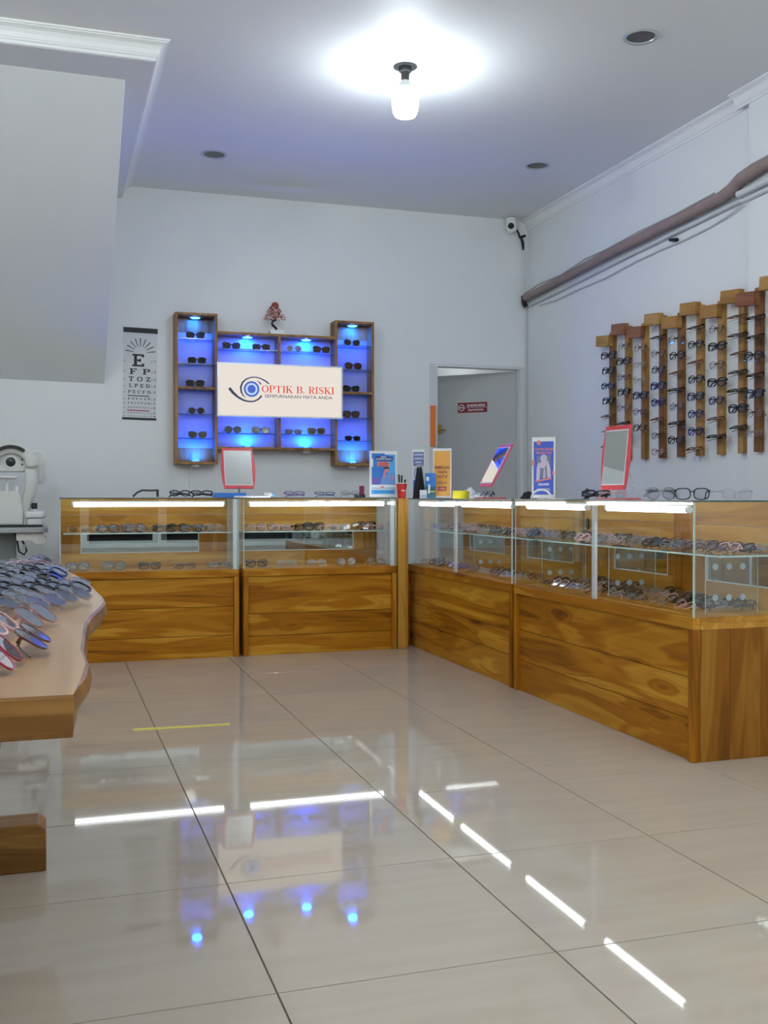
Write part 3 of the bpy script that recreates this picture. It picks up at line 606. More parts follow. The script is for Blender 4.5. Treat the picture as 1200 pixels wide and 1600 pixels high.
PALE = [('wire', 'gold', 'clear'), ('rect', 'silver', 'clear'), ('round', 'rose', 'clear'), ('wire', 'silver', 'clear'), ('round', 'gold', 'clear'), ('rect', 'grey', 'clear'), ('wire', 'rose', 'clear'), ('rect', 'gold', 'clear'), ('square', 'rose', 'clear'), ('rect', 'navy', 'clear')]
rng = random.Random(11)

# ================================================================ glass display counters
DEP = 0.42
def pane(a, mats=('glass', 'gedge'), thin='y'):
    """a clear sheet with coloured edges"""
    mb = bx(*a); ax = {'x': (0, 1), 'y': (2, 3), 'z': (4, 5)}[thin]; mb.m = [0 if i in ax else 1 for i in range(6)]; return mb
def counter(label, loc, rotz, L, ztop, planks, tubes, doors, posts, divs, rows_note, side=None, group='glass-topped teak display counters'):
    t = thing('display_counter', label, 'counter', loc, rotz, group)
    LZ = 0.525
    bx(0, L, 0, 0.032, 0.480, LZ).build('top_rail', 'teak_x', t, bevel=0.003)
    for a in (0, L - 0.03): bx(a, a + 0.03, 0, 0.032, 0, 0.480).build('stile', 'teak_z', t, bevel=0.002)
    z = 0.0
    for k, h in enumerate(planks):
        z1 = z + h if k < len(planks) - 1 else 0.4795
        bx(0.0305, L - 0.0305, 0.016, 0.034, z + (0.001 if k else 0.0), z1).build('front_plank', 'teak_x', t, bevel=0.0015); z = z1 + 0.0015
    bx(0.0, L, 0.0325, DEP, 0.505, LZ).build('deck', 'teak_pale', t)
    bx(0.0, L, DEP - 0.018, DEP, 0, 0.5045).build('back_board', 'teak_x', t)
    for a, b, s in ((0, 0.018, 0), (L - 0.018, L, 1)):
        if side == s:
            y = 0.0325
            for k, w in enumerate([0.125, 0.135, 0.108]):
                y1 = min(y + w, DEP - 0.019); bx(a, b, y + 0.0008, y1, 0, 0.480).build('side_plank', 'teak_side', t, bevel=0.0015); y = y1
            bx(a, b + 0.0, 0.0325, DEP - 0.019, 0.4805, 0.5045).build('side_rail', 'teak_pale', t)
        else: bx(a, b, 0.0325, DEP - 0.019, 0, 0.5045).build('side_board', 'teak_z', t)
    # glass
    pane((0.006, L - 0.006, 0.003, 0.008, LZ, ztop - 0.0065)).build('front_glass', ['glass', 'gedge'], t)
    for a in (0.0, L - 0.005): pane((a, a + 0.005, 0.0085, DEP - 0.024, LZ, ztop - 0.0065), thin='x').build('side_glass', ['glass', 'gedge'], t)
    pane((0, L, 0, DEP, ztop - 0.006, ztop), thin='z').build('top_glass', ['glass', 'gedge_dark'], t)
    pane((0.02, L - 0.02, 0.125, DEP - 0.036, 0.739, 0.745), thin='z').build('shelf', ['shelf_glass', 'gedge'], t)
    # back doors with a mirror in a mitred frame, and posts between
    for (a, b, ml, mr, pull) in doors:
        d = node('back_door', t); y0, y1 = DEP - 0.022, DEP
        bx(a, b, y0, y1, LZ, 0.612).build('lower_rail', 'teak_pale', d, bevel=0.0015)
        bx(a, b, y0, y1, 0.746, 0.846).build('upper_rail', 'teak_pale', d, bevel=0.0015)
        bx(a, b, y0 - 0.002, y1, 0.848, ztop - 0.007).build('top_plank', 'teak_pale', d, bevel=0.0015)
        bx(a, ml, y0, y1, 0.6125, 0.7455).build('door_stile', 'teak_pale_z', d); bx(mr, b, y0, y1, 0.6125, 0.7455).build('door_stile', 'teak_pale_z', d)
        bx(ml + 0.001, mr - 0.001, y0 + 0.008, y1 - 0.002, 0.613, 0.745).build('mirror', 'dim_mirror', d)
        f = MB()
        f.box(ml, mr, y0 - 0.002, y0 + 0.006, 0.6125, 0.6165); f.box(ml, ml + 0.004, y0 - 0.002, y0 + 0.006, 0.6165, 0.7455); f.box(mr - 0.004, mr, y0 - 0.002, y0 + 0.006, 0.6165, 0.7455)
        f.build('mirror_bead', 'alu', d)
        if pull is not None:
            MB().prism([(pull + 0.013 * cos(q), 0.822 + (0.016 if sin(q) > 0 else -0.016) + 0.013 * sin(q)) for q in [2 * pi * i / 16 for i in range(16)]], 'y', y0 - 0.008, y0 - 0.0021).build('door_pull', 'black', d)
    for (a, b) in posts: bx(a, b, DEP - 0.024, DEP + 0.001, LZ, ztop - 0.007).build('back_post', 'teak_z', t, bevel=0.002)
    for k, x in enumerate(divs):
        dv = pane((x - 0.0025, x + 0.0025, 0.115, DEP - 0.075, LZ + 0.001, 0.7385), thin='x').build('divider_glass', ['glass', 'gedge'], t)
        for yy in (0.155, 0.215, 0.275):
            for zz in (0.585, 0.700): MB().lathe([(0.0, -0.0012), (0.012, -0.0012), (0.0125, 0.0), (0.012, 0.0012), (0.0, 0.0012)], 16, (x + 0.0042, yy, zz), axis='x').build('round_pad', 'pad', dv, True)
    for (a, b) in tubes:
        tb = node('tube_lamp', t, (a, 0.026, 0.914))
        MB().tube([(0.012, 0, 0), (b - a - 0.012, 0, 0)], 0.0125, 14).build('glowing_tube', 'tube_on', tb, True)
        for q in (0, b - a - 0.012): MB().tube([(q, 0, 0), (q + 0.0118, 0, 0)], 0.0133, 14).build('end_cap', 'white', tb, True)
        bx(0.0, b - a, -0.009, 0.009, 0.0140, 0.0215).build('lamp_batten', 'white', tb)
    for x in rows_note: bx(x, x + 0.024, 0.0085, 0.022, LZ, ztop - 0.0065).build('front_post', 'alu', t)
    return t
# back row
counter('left-hand teak display counter along the back wall, half behind the slab table', (0.06, 6.20, 0), 0, 1.025, 0.953, [0.13, 0.17, 0.18], [(0.065, 0.945)], [(0.006, 1.019, 0.125, 0.84, None)], [], [], [1.025 - 0.034])
counter('right-hand teak display counter along the back wall, under the lit sign', (1.112, 6.20, 0), 0, 0.968, 0.953, [0.115, 0.135, 0.23], [(0.03, 0.90)], [(0.006, 0.962, 0.02, 0.80, None)], [], [], [0.968 - 0.036])
# right row
ZT = 0.948
counter('teak display counter on the right, the farther one beside the corner post', (2.205, 6.38, 0), R(-90), 1.615, ZT, [0.16, 0.12, 0.20], [(0.20, 0.80), (0.90, 1.58)], [(0.006, 0.74, 0.12, 0.66, None), (0.88, 1.609, 0.97, 1.52, None)], [(0.742, 0.878)], [0.86], [0.815])
counter('teak display counter on the right, the one nearest the camera with plank end', (2.205, 4.735, 0), R(-90), 1.515, ZT, [0.15, 0.15, 0.18], [(0.10, 0.70), (0.86, 1.455)], [(0.006, 0.79, 0.29, 0.745, 0.03), (0.94, 1.509, 1.03, 1.45, None)], [(0.792, 0.938)], [0.08, 0.725, 1.425], [0.765], side=1)
tag(bx(2.092, 2.160, 6.205, 6.28, 0, 0.948).build('corner_post', 'teak_pale_z', bevel=0.003), 'upright teak post filling the corner between the two counter rows', 'post')

# spectacles inside the counters: (place, world position from counter coordinates)
def inside(o, rotz, x, y): return (o[0] + x * cos(rotz) - y * sin(rotz), o[1] + x * sin(rotz) + y * cos(rotz))
CA, CB, CC, CD = (0.06, 6.20), (1.112, 6.20), (2.205, 6.38), (2.205, 4.735)
def shelf_row(o, rotz, xs, y, z, styles, tilt, where, group, whole=True, jit=0.08):
    for k, x in enumerate(xs):
        st = styles[rng.randrange(len(styles))]; p = inside(o, rotz, x + rng.uniform(-0.002, 0.002), y + rng.uniform(-0.002, 0.002))
        glasses(st, p[0], p[1], z, rotz + rng.uniform(-jit, jit), '%s eyeglasses, %s from the left, %s' % (gdesc(st), ORD[k], where), group, tilt + rng.uniform(-0.1, 0.1), True, whole)
def lin(a, b, s): n = int((b - a) / s) + 1; return [a + (b - a) * i / (n - 1) for i in range(n)]
S = 0.7452; DK = 0.5254
for o, L, nm in ((CA, 1.025, 'left back counter'), (CB, 0.968, 'right back counter')):
    shelf_row(o, 0, lin(0.11, L - 0.10, 0.140), 0.150, S, PALE + MIX[:4], 0.10, 'front row, shelf of %s' % nm, 'eyeglasses on back counter shelves')
    shelf_row(o, 0, lin(0.18, L - 0.17, 0.140), 0.215, S, MIX, 0.10, 'middle row, shelf of %s' % nm, 'eyeglasses on back counter shelves')
    shelf_row(o, 0, lin(0.11, L - 0.11, 0.150), 0.285, S, PALE + MIX, 0.10, 'rear row, shelf of %s' % nm, 'eyeglasses on back counter shelves')
    shelf_row(o, 0, lin(0.10, L - 0.10, 0.19), 0.12, DK, MIX, 0.2, 'bottom of %s' % nm, 'eyeglasses at the bottom of back counters')
rz = R(-90)
for k, y in enumerate((0.145, 0.200, 0.255, 0.315)):
    r = ['front', 'second', 'third', 'rear'][k]
    shelf_row(CC, rz, lin(0.11 + 0.03 * (k % 2), 1.52, 0.143), y, S, PALE + MIX[:5], 0.8, '%s row, shelf of farther right counter' % r, 'eyeglasses on the farther right shelf')
    shelf_row(CD, rz, lin(0.11 + 0.03 * (k % 2), 1.42, 0.143), y, S, PALE + MIX[:7], 0.85, '%s row, shelf of nearest counter' % r, 'eyeglasses on the nearest right shelf', whole=False)
for k, y in enumerate((0.075, 0.160)):
    r = ['front', 'rear'][k]
    shelf_row(CC, rz, [x for x in lin(0.12, 1.52, 0.155) if abs(x - 0.86) > 0.105 or y < 0.1], y, DK, MIX, 0.9, '%s row, bottom of farther right counter' % r, 'eyeglasses at the bottom of the farther right counter')
for k, y in enumerate((0.070, 0.145, 0.215, 0.285, 0.345)):
    r = ['front', 'second', 'third', 'fourth', 'rear'][k]
    xs = lin(0.175, 0.63, 0.148) + lin(0.82, 1.325, 0.162)
    shelf_row(CD, rz, xs, y, DK, MIX if k % 2 else MIX + PALE[:3], 0.95, '%s row, bottom of nearest counter' % r, 'eyeglasses at the bottom of the nearest counter', whole=False)

# ================================================================ wall cabinet with blue puck lights and the lit sign
CF = 7.51                                   # front plane of the cabinet
cab = thing('display_cabinet', 'teak wall cabinet with blue-lit compartments around the sign', 'cabinet', (0, BACK, 0))
def cb(x0, x1, z0, z1, name='side_board', y0=CF - BACK, y1=-0.001, m='cab_wood'): return bx(x0, x1, y0, y1, z0, z1).build(name, m, cab, bevel=0.002)
TH = 0.019
TW = [(0.861, 1.162), (2.036, 2.341)]
for k, (a, b) in enumerate(TW):
    cb(a, a + TH, 1.19, 2.272); cb(b - TH, b, 1.19, 2.272)
    cb(a + TH, b - TH, 2.254, 2.272, 'top_board'); cb(a + TH, b - TH, 1.19, 1.208, 'bottom_board'); cb(a + TH, b - TH, 1.727, 1.745, 'fixed_shelf')
    cb(a + TH, b - TH, 2.146, 2.253, 'back_plank', -0.016); cb(a + TH, b - TH, 1.209, 1.312, 'back_plank', -0.016)
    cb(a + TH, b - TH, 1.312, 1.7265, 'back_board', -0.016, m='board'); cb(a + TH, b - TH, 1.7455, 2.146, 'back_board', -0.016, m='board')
    for z in (2.092, 1.914, 1.552, 1.379):
        pane((a + TH + 0.001, b - TH - 0.001, CF - BACK + 0.012, -0.0165, z - 0.005, z), thin='z').build('glass_shelf', ['shelf_glass', 'gedge_dark'], cab)
cb(1.1625, 2.0355, 2.131, 2.149, 'top_board'); cb(1.1625, 2.0355, 1.300, 1.318, 'bottom_board')
for z0, z1, zs in ((1.905, 2.131, 2.03), (1.318, 1.56, 1.42)):
    cb(1.606, 1.624, z0, z1, 'divider')
    for a, b in ((1.1625, 1.606), (1.624, 2.0355)):
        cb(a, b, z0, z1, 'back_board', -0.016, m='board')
        pane((a + 0.001, b - 0.001, CF - BACK + 0.012, -0.0165, zs - 0.005, zs), thin='z').build('glass_shelf', ['shelf_glass', 'gedge_dark'], cab)
def puck(x, z, up, label):
    y = CF + 0.062; s = -1 if up else 1      # housing sits outside the board, glowing face inside
    t = thing('puck_light', label, 'light', (x, y, z), group='blue puck lights of the wall cabinet')
    if up: t.rotation_euler = (pi, 0, 0)
    MB().lathe([(0.0, 0.0195), (0.030, 0.0195), (0.030, 0.028), (0.022, 0.036), (0.0, 0.038)], 20).build('puck_cap', 'white', t, True)
    MB().lathe([(0.033, -0.0005), (0.048, -0.0005), (0.048, -0.004), (0.040, -0.010), (0.033, -0.010), (0.033, -0.0005)], 24).build('puck_ring', 'chrome', t, True)
    MB().lathe([(0.0, -0.013), (0.024, -0.011), (0.0325, -0.006), (0.0325, -0.001), (0.0, -0.001)], 24).build('puck_lens', 'puck_on', t, True)
puck(1.0115, 2.254, False, 'glowing blue puck light at the top of the left tower')
puck(2.1885, 2.254, False, 'glowing blue puck light at the top of the right tower')
puck(1.39, 2.131, False, 'glowing blue puck light in the upper left middle compartment')
puck(1.83, 2.131, False, 'glowing blue puck light in the upper right middle compartment')
puck(1.0115, 1.208, True, 'glowing blue puck light at the foot of the left tower')
puck(2.1885, 1.208, True, 'glowing blue puck light at the foot of the right tower')
puck(1.39, 1.318, True, 'glowing blue puck light in the lower left middle compartment')
puck(1.83, 1.318, True, 'glowing blue puck light in the lower right middle compartment')
# sunglasses
SUN = [('cat', 'black', 'smoke'), ('square', 'black', 'dark'), ('thick', 'black', 'dark'), ('round', 'black', 'dark'), ('cat', 'black', 'dark'),
       ('cat', 'grey', 'dark'), ('big', 'black', 'brown'), ('cat', 'black', 'dark'), ('thick', 'black', 'brown'), ('rect', 'black', 'dark')]
TN = ['top glass shelf', 'second glass shelf', 'middle wooden shelf', 'fourth shelf down', 'lowest glass shelf']
for k in range(2):
    for i, z in enumerate((2.0925, 1.9145, 1.7455, 1.5525, 1.3795)):
        glasses(SUN[k * 5 + i], (1.016, 2.183)[k] + rng.uniform(-0.0102, 0.008), CF + 0.045, z, 0.12 * (1 if k else -1) + rng.uniform(-.05, .05), 'dark %s sunglasses on the %s of the %s tower' % (DESC[SUN[k * 5 + i][0]], TN[i], ('left', 'right')[k]), 'sunglasses in the wall cabinet', 0.08, True, False, 'sunglasses')
MID = [(1.27, ('cat', 'black', 'smoke')), (1.49, ('square', 'black', 'smoke')), (1.735, ('round', 'silver', 'mirror')), (1.945, ('cat', 'black', 'brown')),
       (1.28, ('boldround', 'black', 'dark')), (1.485, ('cat', 'black', 'dark')), (1.73, ('rect', 'black', 'smoke')), (1.905, ('thick', 'black', 'dark'))]
for i, (x, st) in enumerate(MID):
    glasses(st, x, CF + 0.05, 2.0305 if i < 4 else 1.4205, rng.uniform(-.15, .15), '%s %s sunglasses, %s from the left, glass shelf %s the sign' % (st[1], DESC[st[0]], ORD[i % 4], 'above' if i < 4 else 'below'), 'sunglasses in the wall cabinet', 0.08, True, False, 'sunglasses')

# lit sign
sg = thing('lit_sign', 'lit cream shop sign with blue eye emblem and red lettering', 'sign', (1.616, CF - 0.004, 1.7275))
W2, H2 = 0.465, 0.193
bx(-W2 + 0.0102, W2 - 0.0102, -0.040, -0.001, -H2 + 0.0102, H2 - 0.0102).build('sign_face', ['sign_on'], sg)
for a in ((-W2, W2, H2 - 0.0100, H2), (-W2, W2, -H2, -H2 + 0.0100)): bx(a[0], a[1], -0.045, 0, a[2], a[3]).build('sign_frame', 'grey_alu', sg)
for a in (-W2, W2 - 0.0100): bx(a, a + 0.0100, -0.045, 0, -H2 + 0.0102, H2 - 0.0102).build('sign_frame', 'grey_alu', sg)
yS = -0.0407
em = node('emblem', sg, (-0.2165, yS, 0.008))
def ring(r0, r1, m, nm, y=0.0):
    mb = MB(); p = circle(0, 0, r1, 36)
    if r0 <= 0: mb.prism(p, 'y', y - 0.0006, y)
    else:
        q = circle(0, 0, r0, 36); v = [(x, y - 0.0006, z) for x, z in q + p] + [(x, y, z) for x, z in q + p]; f = []
        for i in range(36):
            j = (i + 1) % 36; f += [(i, j, 36 + j, 36 + i), (72 + i, 108 + i, 108 + j, 72 + j), (36 + i, 36 + j, 108 + j, 108 + i), (i, 72 + i, 72 + j, j)]
        mb.add(v, f)
    return mb.build(nm, m, em)
ring(0.043, 0.057, 'sign_blue', 'emblem_ring'); ring(0.0305, 0.0425, 'sign_sky', 'emblem_ring'); ring(0, 0.030, 'sign_blue', 'pupil')
def arc(cx, cz, r, a0, a1, w0, w1, w2, n=24, e=1.0):
    pts = [(cx + r * e * cos(R(a0 + (a1 - a0) * i / (n - 1))), cz + r * sin(R(a0 + (a1 - a0) * i / (n - 1)))) for i in range(n)]
    ws = [(w0 * (1 - t) ** 2 + 2 * w1 * t * (1 - t) + w2 * t * t) for t in [i / (n - 1) for i in range(n)]]
    return MB().prism(ribbon(pts, ws), 'y', -0.0006, 0)
pl = [(0.128, 0.042), (0.10, 0.062), (0.065, 0.079), (0.03, 0.0865), (-0.005, 0.084), (-0.040, 0.070), (-0.066, 0.045), (-0.0785, 0.012), (-0.075, -0.022), (-0.062, -0.047), (-0.043, -0.066)]
MB().prism(ribbon(pl, [0.005, 0.005, 0.0042, 0.0038, 0.004, 0.005, 0.0062, 0.0068, 0.006, 0.004, 0.001]), 'y', -0.0006, 0).build('emblem_stroke', 'sign_navy', em)
pl = [(-0.162, 0.003), (-0.135, -0.030), (-0.10, -0.060), (-0.06, -0.082), (-0.02, -0.0905), (0.018, -0.088), (0.050, -0.072), (0.074, -0.046)]
MB().prism(ribbon(pl, [0.0102, 0.0102, 0.0075, 0.0065, 0.0055, 0.005, 0.0055, 0.0065]), 'y', -0.0006, 0).build('emblem_stroke', 'sign_navy', em)
MB().prism(ribbon([(0.038, 0.063), (0.056, 0.050), (0.070, 0.036)], [0.0008, 0.004, 0.005]), 'y', -0.0006, 0).build('emblem_stroke', 'sign_navy', em)
put('lettering', serif_mesh('OPTIK B. RISKI', 0.051, 'sign_red', width=0.545), sg, (-0.141, yS, -0.013))
lettering(sg, 'SEMPURNAKAN MATA ANDA', 0.133, yS, -0.050, 0.0325, 'sign_navy', sx=1.18)

# small red bonsai on the cabinet
pt = thing('artificial_bonsai', 'small artificial red bonsai in a white tray on the cabinet', 'plant', (1.60, CF + 0.036, 2.149))
MB().prism([(-0.048, 0), (0.048, 0), (0.056, 0.030), (-0.056, 0.030)], 'y', -0.03, 0.03).build('tray_pot', 'white', pt, bevel=0.003)
MB().tube([(0.0, 0, 0.03), (-0.006, 0, 0.05), (-0.026, 0, 0.066), (-0.034, 0, 0.082), (-0.024, 0, 0.098), (-0.004, 0, 0.104), (-0.006, 0, 0.13)], [0.011, 0.009, 0.0102, 0.007, 0.0065, 0.006, 0.004], 8).tube([(-0.022, 0, 0.098), (-0.045, 0.0, 0.112)], [0.006, 0.003], 6).build('trunk', 'matt_black', pt, True)
fo = MB()
for i in range(300):
    zz = rng.uniform(0, 1); r = 0.090 * (1 - zz * 0.80); a = rng.uniform(0, 2 * pi); q = rng.uniform(0.1, 1) ** 0.5 * r
    x, y, z = -0.012 + q * cos(a), q * sin(a) * 0.55, 0.108 + zz * 0.125
    s = rng.uniform(0.006, 0.011); u = Vector((rng.uniform(-1, 1), rng.uniform(-1, 1), rng.uniform(-1, 1))).normalized(); w = u.orthogonal().normalized(); n = u.cross(w); p = Vector((x, y, z))
    fo.add([p + u * s, p + w * s * 0.6, p - u * s, p - w * s * 0.6, p + n * s * 0.5, p - n * s * 0.3], [(0, 1, 4), (1, 2, 4), (2, 3, 4), (3, 0, 4), (1, 0, 5), (2, 1, 5), (3, 2, 5), (0, 3, 5)], i % 4 == 0)
f = fo.build('foliage', ['leaf', 'leaf2'], pt); f['kind'] = 'stuff'

# ================================================================ eye chart
ch = thing('eye_chart', 'white paper eye test chart with black letters on the back wall', 'eye chart', (0.622, BACK - 0.001, 1.5115), 0.0); ch.rotation_euler = (0, R(1.0), 0)
CW = 0.236
bx(-CW / 2, CW / 2, -0.0025, -0.0005, 0, 0.652).build('paper', 'paper', ch)
bx(-CW / 2 - 0.002, CW / 2 + 0.002, -0.005, -0.0026, 0.618, 0.654).build('hanging_bar', 'ink', ch); bx(-CW / 2 - 0.003, CW / 2 + 0.001, -0.005, -0.0026, -0.003, 0.012).build('hanging_bar', 'ink', ch)
yp = -0.003
rays = MB()
for k in range(9):
    a = R(8 + 164 * k / 8); c, s = cos(a), sin(a); rays.prism(ribbon([(c * 0.047, 0.475 + s * 0.047), (c * 0.105, 0.475 + s * 0.105)], [0.002, 0.0034]), 'y', yp - 0.0004, yp)
rays.build('astigmatism_fan', 'ink', ch)
def chart_row(s, z, h, w, x0):
    put('chart_letters', serif_mesh(' '.join(s) if len(s) > 1 else s, h, 'ink', width=w, thin=0.13, thick=0.17, slab=0.14), ch, (x0, yp, z))
chart_row('E', 0.378, 0.088, 0.098, -0.056)
chart_row('FP', 0.322, 0.040, 0.150, -0.074); chart_row('TOZ', 0.272, 0.032, 0.158, -0.080); chart_row('LPED', 0.228, 0.0255, 0.148, -0.076)
chart_row('PECFD', 0.186, 0.021, 0.158, -0.082)
bx(-0.084, 0.068, yp - 0.0005, yp, 0.165, 0.172).build('green_bar', 'green_ink', ch)
chart_row('EDFCZP', 0.140, 0.015, 0.155, -0.082); chart_row('FELOPZD', 0.110, 0.013, 0.155, -0.082); chart_row('DEFPOTEC', 0.080, 0.0105, 0.150, -0.082)
bx(-0.086, 0.068, yp - 0.0005, yp, 0.060, 0.067).build('red_bar', 'red_ink', ch)
chart_row('LEFODPCT', 0.043, 0.0075, 0.148, -0.082); chart_row('FDPLTCEO', 0.020, 0.006, 0.140, -0.082)
for n, z, h in (('1', 0.412, .024), ('2', 0.335, .024), ('3', 0.280, .024), ('4', 0.232, .022), ('5', 0.188, .022), ('6', 0.140, .021), ('7', 0.110, .02), ('8', 0.078, .02), ('9', 0.041, .018), ('10', 0.017, .018)):
    lettering(ch, n, 0.104, yp - 0.0004, z, h, 'ink', bold=0.0004)
    bx(0.072, 0.090, yp - 0.0003, yp, z + 0.001, z + 0.0045).build('fine_print', 'ink_grey', ch); bx(0.072, 0.090, yp - 0.0003, yp, z + 0.0102, z + 0.0115).build('fine_print', 'ink_grey', ch)
    bx(-0.111, -0.104, yp - 0.0003, yp, z + 0.001, z + 0.010).build('fine_print', 'ink_grey', ch)

# ================================================================ spectacle rails on the right wall
RY = [6.276, 6.075, 5.873, 5.668, 5.469, 5.276, 5.072, 4.880, 4.690, 4.490]
RW = ['rail_b', 'rail_a', 'rail_a', 'rail_b', 'rail_b', 'rail_a', 'rail_a', 'rail_a', 'rail_b', 'rail_a']
RB = ['rail_d', 'rail_c', 'rail_c', 'rail_d', 'rail_d', 'rail_d', 'rail_d', 'rail_d', 'rail_c', 'rail_d']
WG = 'B1 B1 B2 B1 D1 R1 D1|D2 B1 D2 B1 G1 B3 B1|D2 G2 G2 B1 G1 D3 0|B3 D2 B2 B1 B2 D1 D2 D2|D2 B2 D1 B3 D2 B3 B2|B3 B2 D1 B2 B1 B2 B2 D1|D2 B1 D2 B1 B2 D1 B3|D1 B3 D1 B3 B3 B1 B3|B3 B3 B2 B3 B1 D2 G2|B3 B1 B3 B3 B1 B3 B1'.split('|')
WSTY = {'B1': ('thick', 'black', 'clear'), 'B2': ('boldround', 'black', 'clear'), 'B3': ('cat', 'black', 'smoke'), 'D1': ('square', 'tortoise', 'clear'), 'D2': ('round', 'brown', 'clear'), 'D3': ('square', 'brown', 'clear'),
        'G1': ('round', 'tortoise', 'clear'), 'G2': ('wire', 'gold', 'clear'), 'R1': ('rect', 'brown', 'clear')}
for k, y in enumerate(RY):
    wx = RIGHT if k < 8 else 3.633; nm = ORD[k]
    rail = thing('spectacle_rail', 'wooden spectacle rail with clear ledges, %s from the doorway' % nm, 'rail', (wx, y, 0), 0, 'wooden spectacle rails on the right wall')
    hi = (k % 2 == 1); zt = 2.085 if hi else 2.075
    bx(-0.032, -0.0005, -0.024, 0.024, 1.20, zt if hi else zt + 0.0).build('batten', RW[k], rail, bevel=0.002)
    blk = bx(-0.072, -0.0325, -0.026, 0.136, -0.036, 0.036).build('top_block', RB[k], rail, bevel=0.002, loc=(0, 0, 2.066 if hi else 2.016), rot=(R(5.5), 0, 0))
    MB().lathe([(0, 0), (0.004, 0), (0.004, -0.001), (0, -0.0014)], 8, (-0.072, 0.055, 0.0), axis='x').build('screw_head', 'dgrey', blk)
    MB().lathe([(0, 0), (0.003, 0), (0.003, -0.001), (0, -0.0014)], 8, (-0.032, 0.0, 1.22), axis='x').build('screw_head', 'dgrey', rail)
    z0 = 1.905 if not hi else 1.945
    for i, c in enumerate(WG[k].split()):
        z = z0 - 0.1015 * i - 0.02
        pane((-0.105, -0.0325, -0.075, 0.060, z - 0.003, z), thin='z').build('clear_ledge', ['acrylic', 'acrylic'], rail)
        if c == '0': continue
        st = WSTY[c]; flat = c in ('B3', 'D1', 'R1')
        glasses(st, wx - 0.070 if not flat else wx - 0.092, y - 0.020 + rng.uniform(-0.006, 0.006), z, R(-90) + rng.uniform(-0.12, 0.12) + (0.12 if not flat else 0), '%s eyeglasses on the %s rail from the doorway, %s from the top' % (gdesc(st), nm, ORD[i]), 'eyeglasses on the wall rails', 1.15 if flat else 0.12, True)

# ================================================================ live-edge slab table on the left
TZ = 0.73
edge = [(0.027, 1.28), (0.046, 1.42), (0.0535, 1.52), (0.050, 1.66), (0.0585, 1.838), (0.066, 1.98), (0.0825, 2.13), (0.104, 2.26), (0.119, 2.38), (0.121, 2.50), (0.114, 2.66), (0.1085, 2.81), (0.094, 3.05), (0.071, 3.30), (0.045, 3.55), (0.012, 3.80)]
left = [(-0.70, 3.78), (-0.74, 3.4), (-0.70, 2.9), (-0.76, 2.4), (-0.72, 1.9), (-0.75, 1.5), (-0.71, 1.29)]
tb = thing('slab_table', 'live-edge wooden slab table crowded with eyeglasses at the left edge', 'table', (0, 0, 0))
poly = edge + left; n = len(poly); cxm, cym = -0.32, 2.5
mb = MB(); rings = []
for dz, sh in ((0.0, -0.005), (-0.004, 0.0), (-0.022, 0.004), (-0.046, -0.010), (-0.052, -0.016)):
    row = []
    for i, (x, y) in enumerate(poly):
        a = poly[i - 1]; b = poly[(i + 1) % n]; dx, dy = b[0] - a[0], b[1] - a[1]; d = math.hypot(dx, dy)
        w = sh * (0.35 if (i in (0, len(edge) - 1, len(edge), n - 1)) else 1.0)
        row.append((x + dy / d * w, y - dx / d * w, TZ + dz))
    rings.append(row)
v = [p for r in rings for p in r]; f = []; mi = []
for k in range(4):
    for i in range(n):
        j = (i + 1) % n; f.append((k * n + i, k * n + j, (k + 1) * n + j, (k + 1) * n + i)); mi.append(1)
f += [tuple(range(n)), tuple(4 * n + i for i in range(n))[::-1]]; mi += [0, 1]
mb.v, mb.f, mb.m = v, f, mi
mb.build('table_top', ['slab', 'slab_edge'], tb)
for yc in (2.855, 1.62):
    MB().prism([(-0.66, 0), (-0.010, 0), (-0.010, 0.105), (-0.028, 0.122), (-0.64, 0.122), (-0.66, 0.105)], 'y', yc - 0.055, yc + 0.055).build('foot', 'slab_edge', tb, bevel=0.004)
    bx(-0.46, -0.30, yc - 0.04, yc + 0.04, 0.122, 0.60).build('leg', 'teak_z', tb, bevel=0.003)
    bx(-0.62, -0.14, yc - 0.045, yc + 0.045, 0.60, 0.6775).build('bearer', 'slab_edge', tb, bevel=0.003)
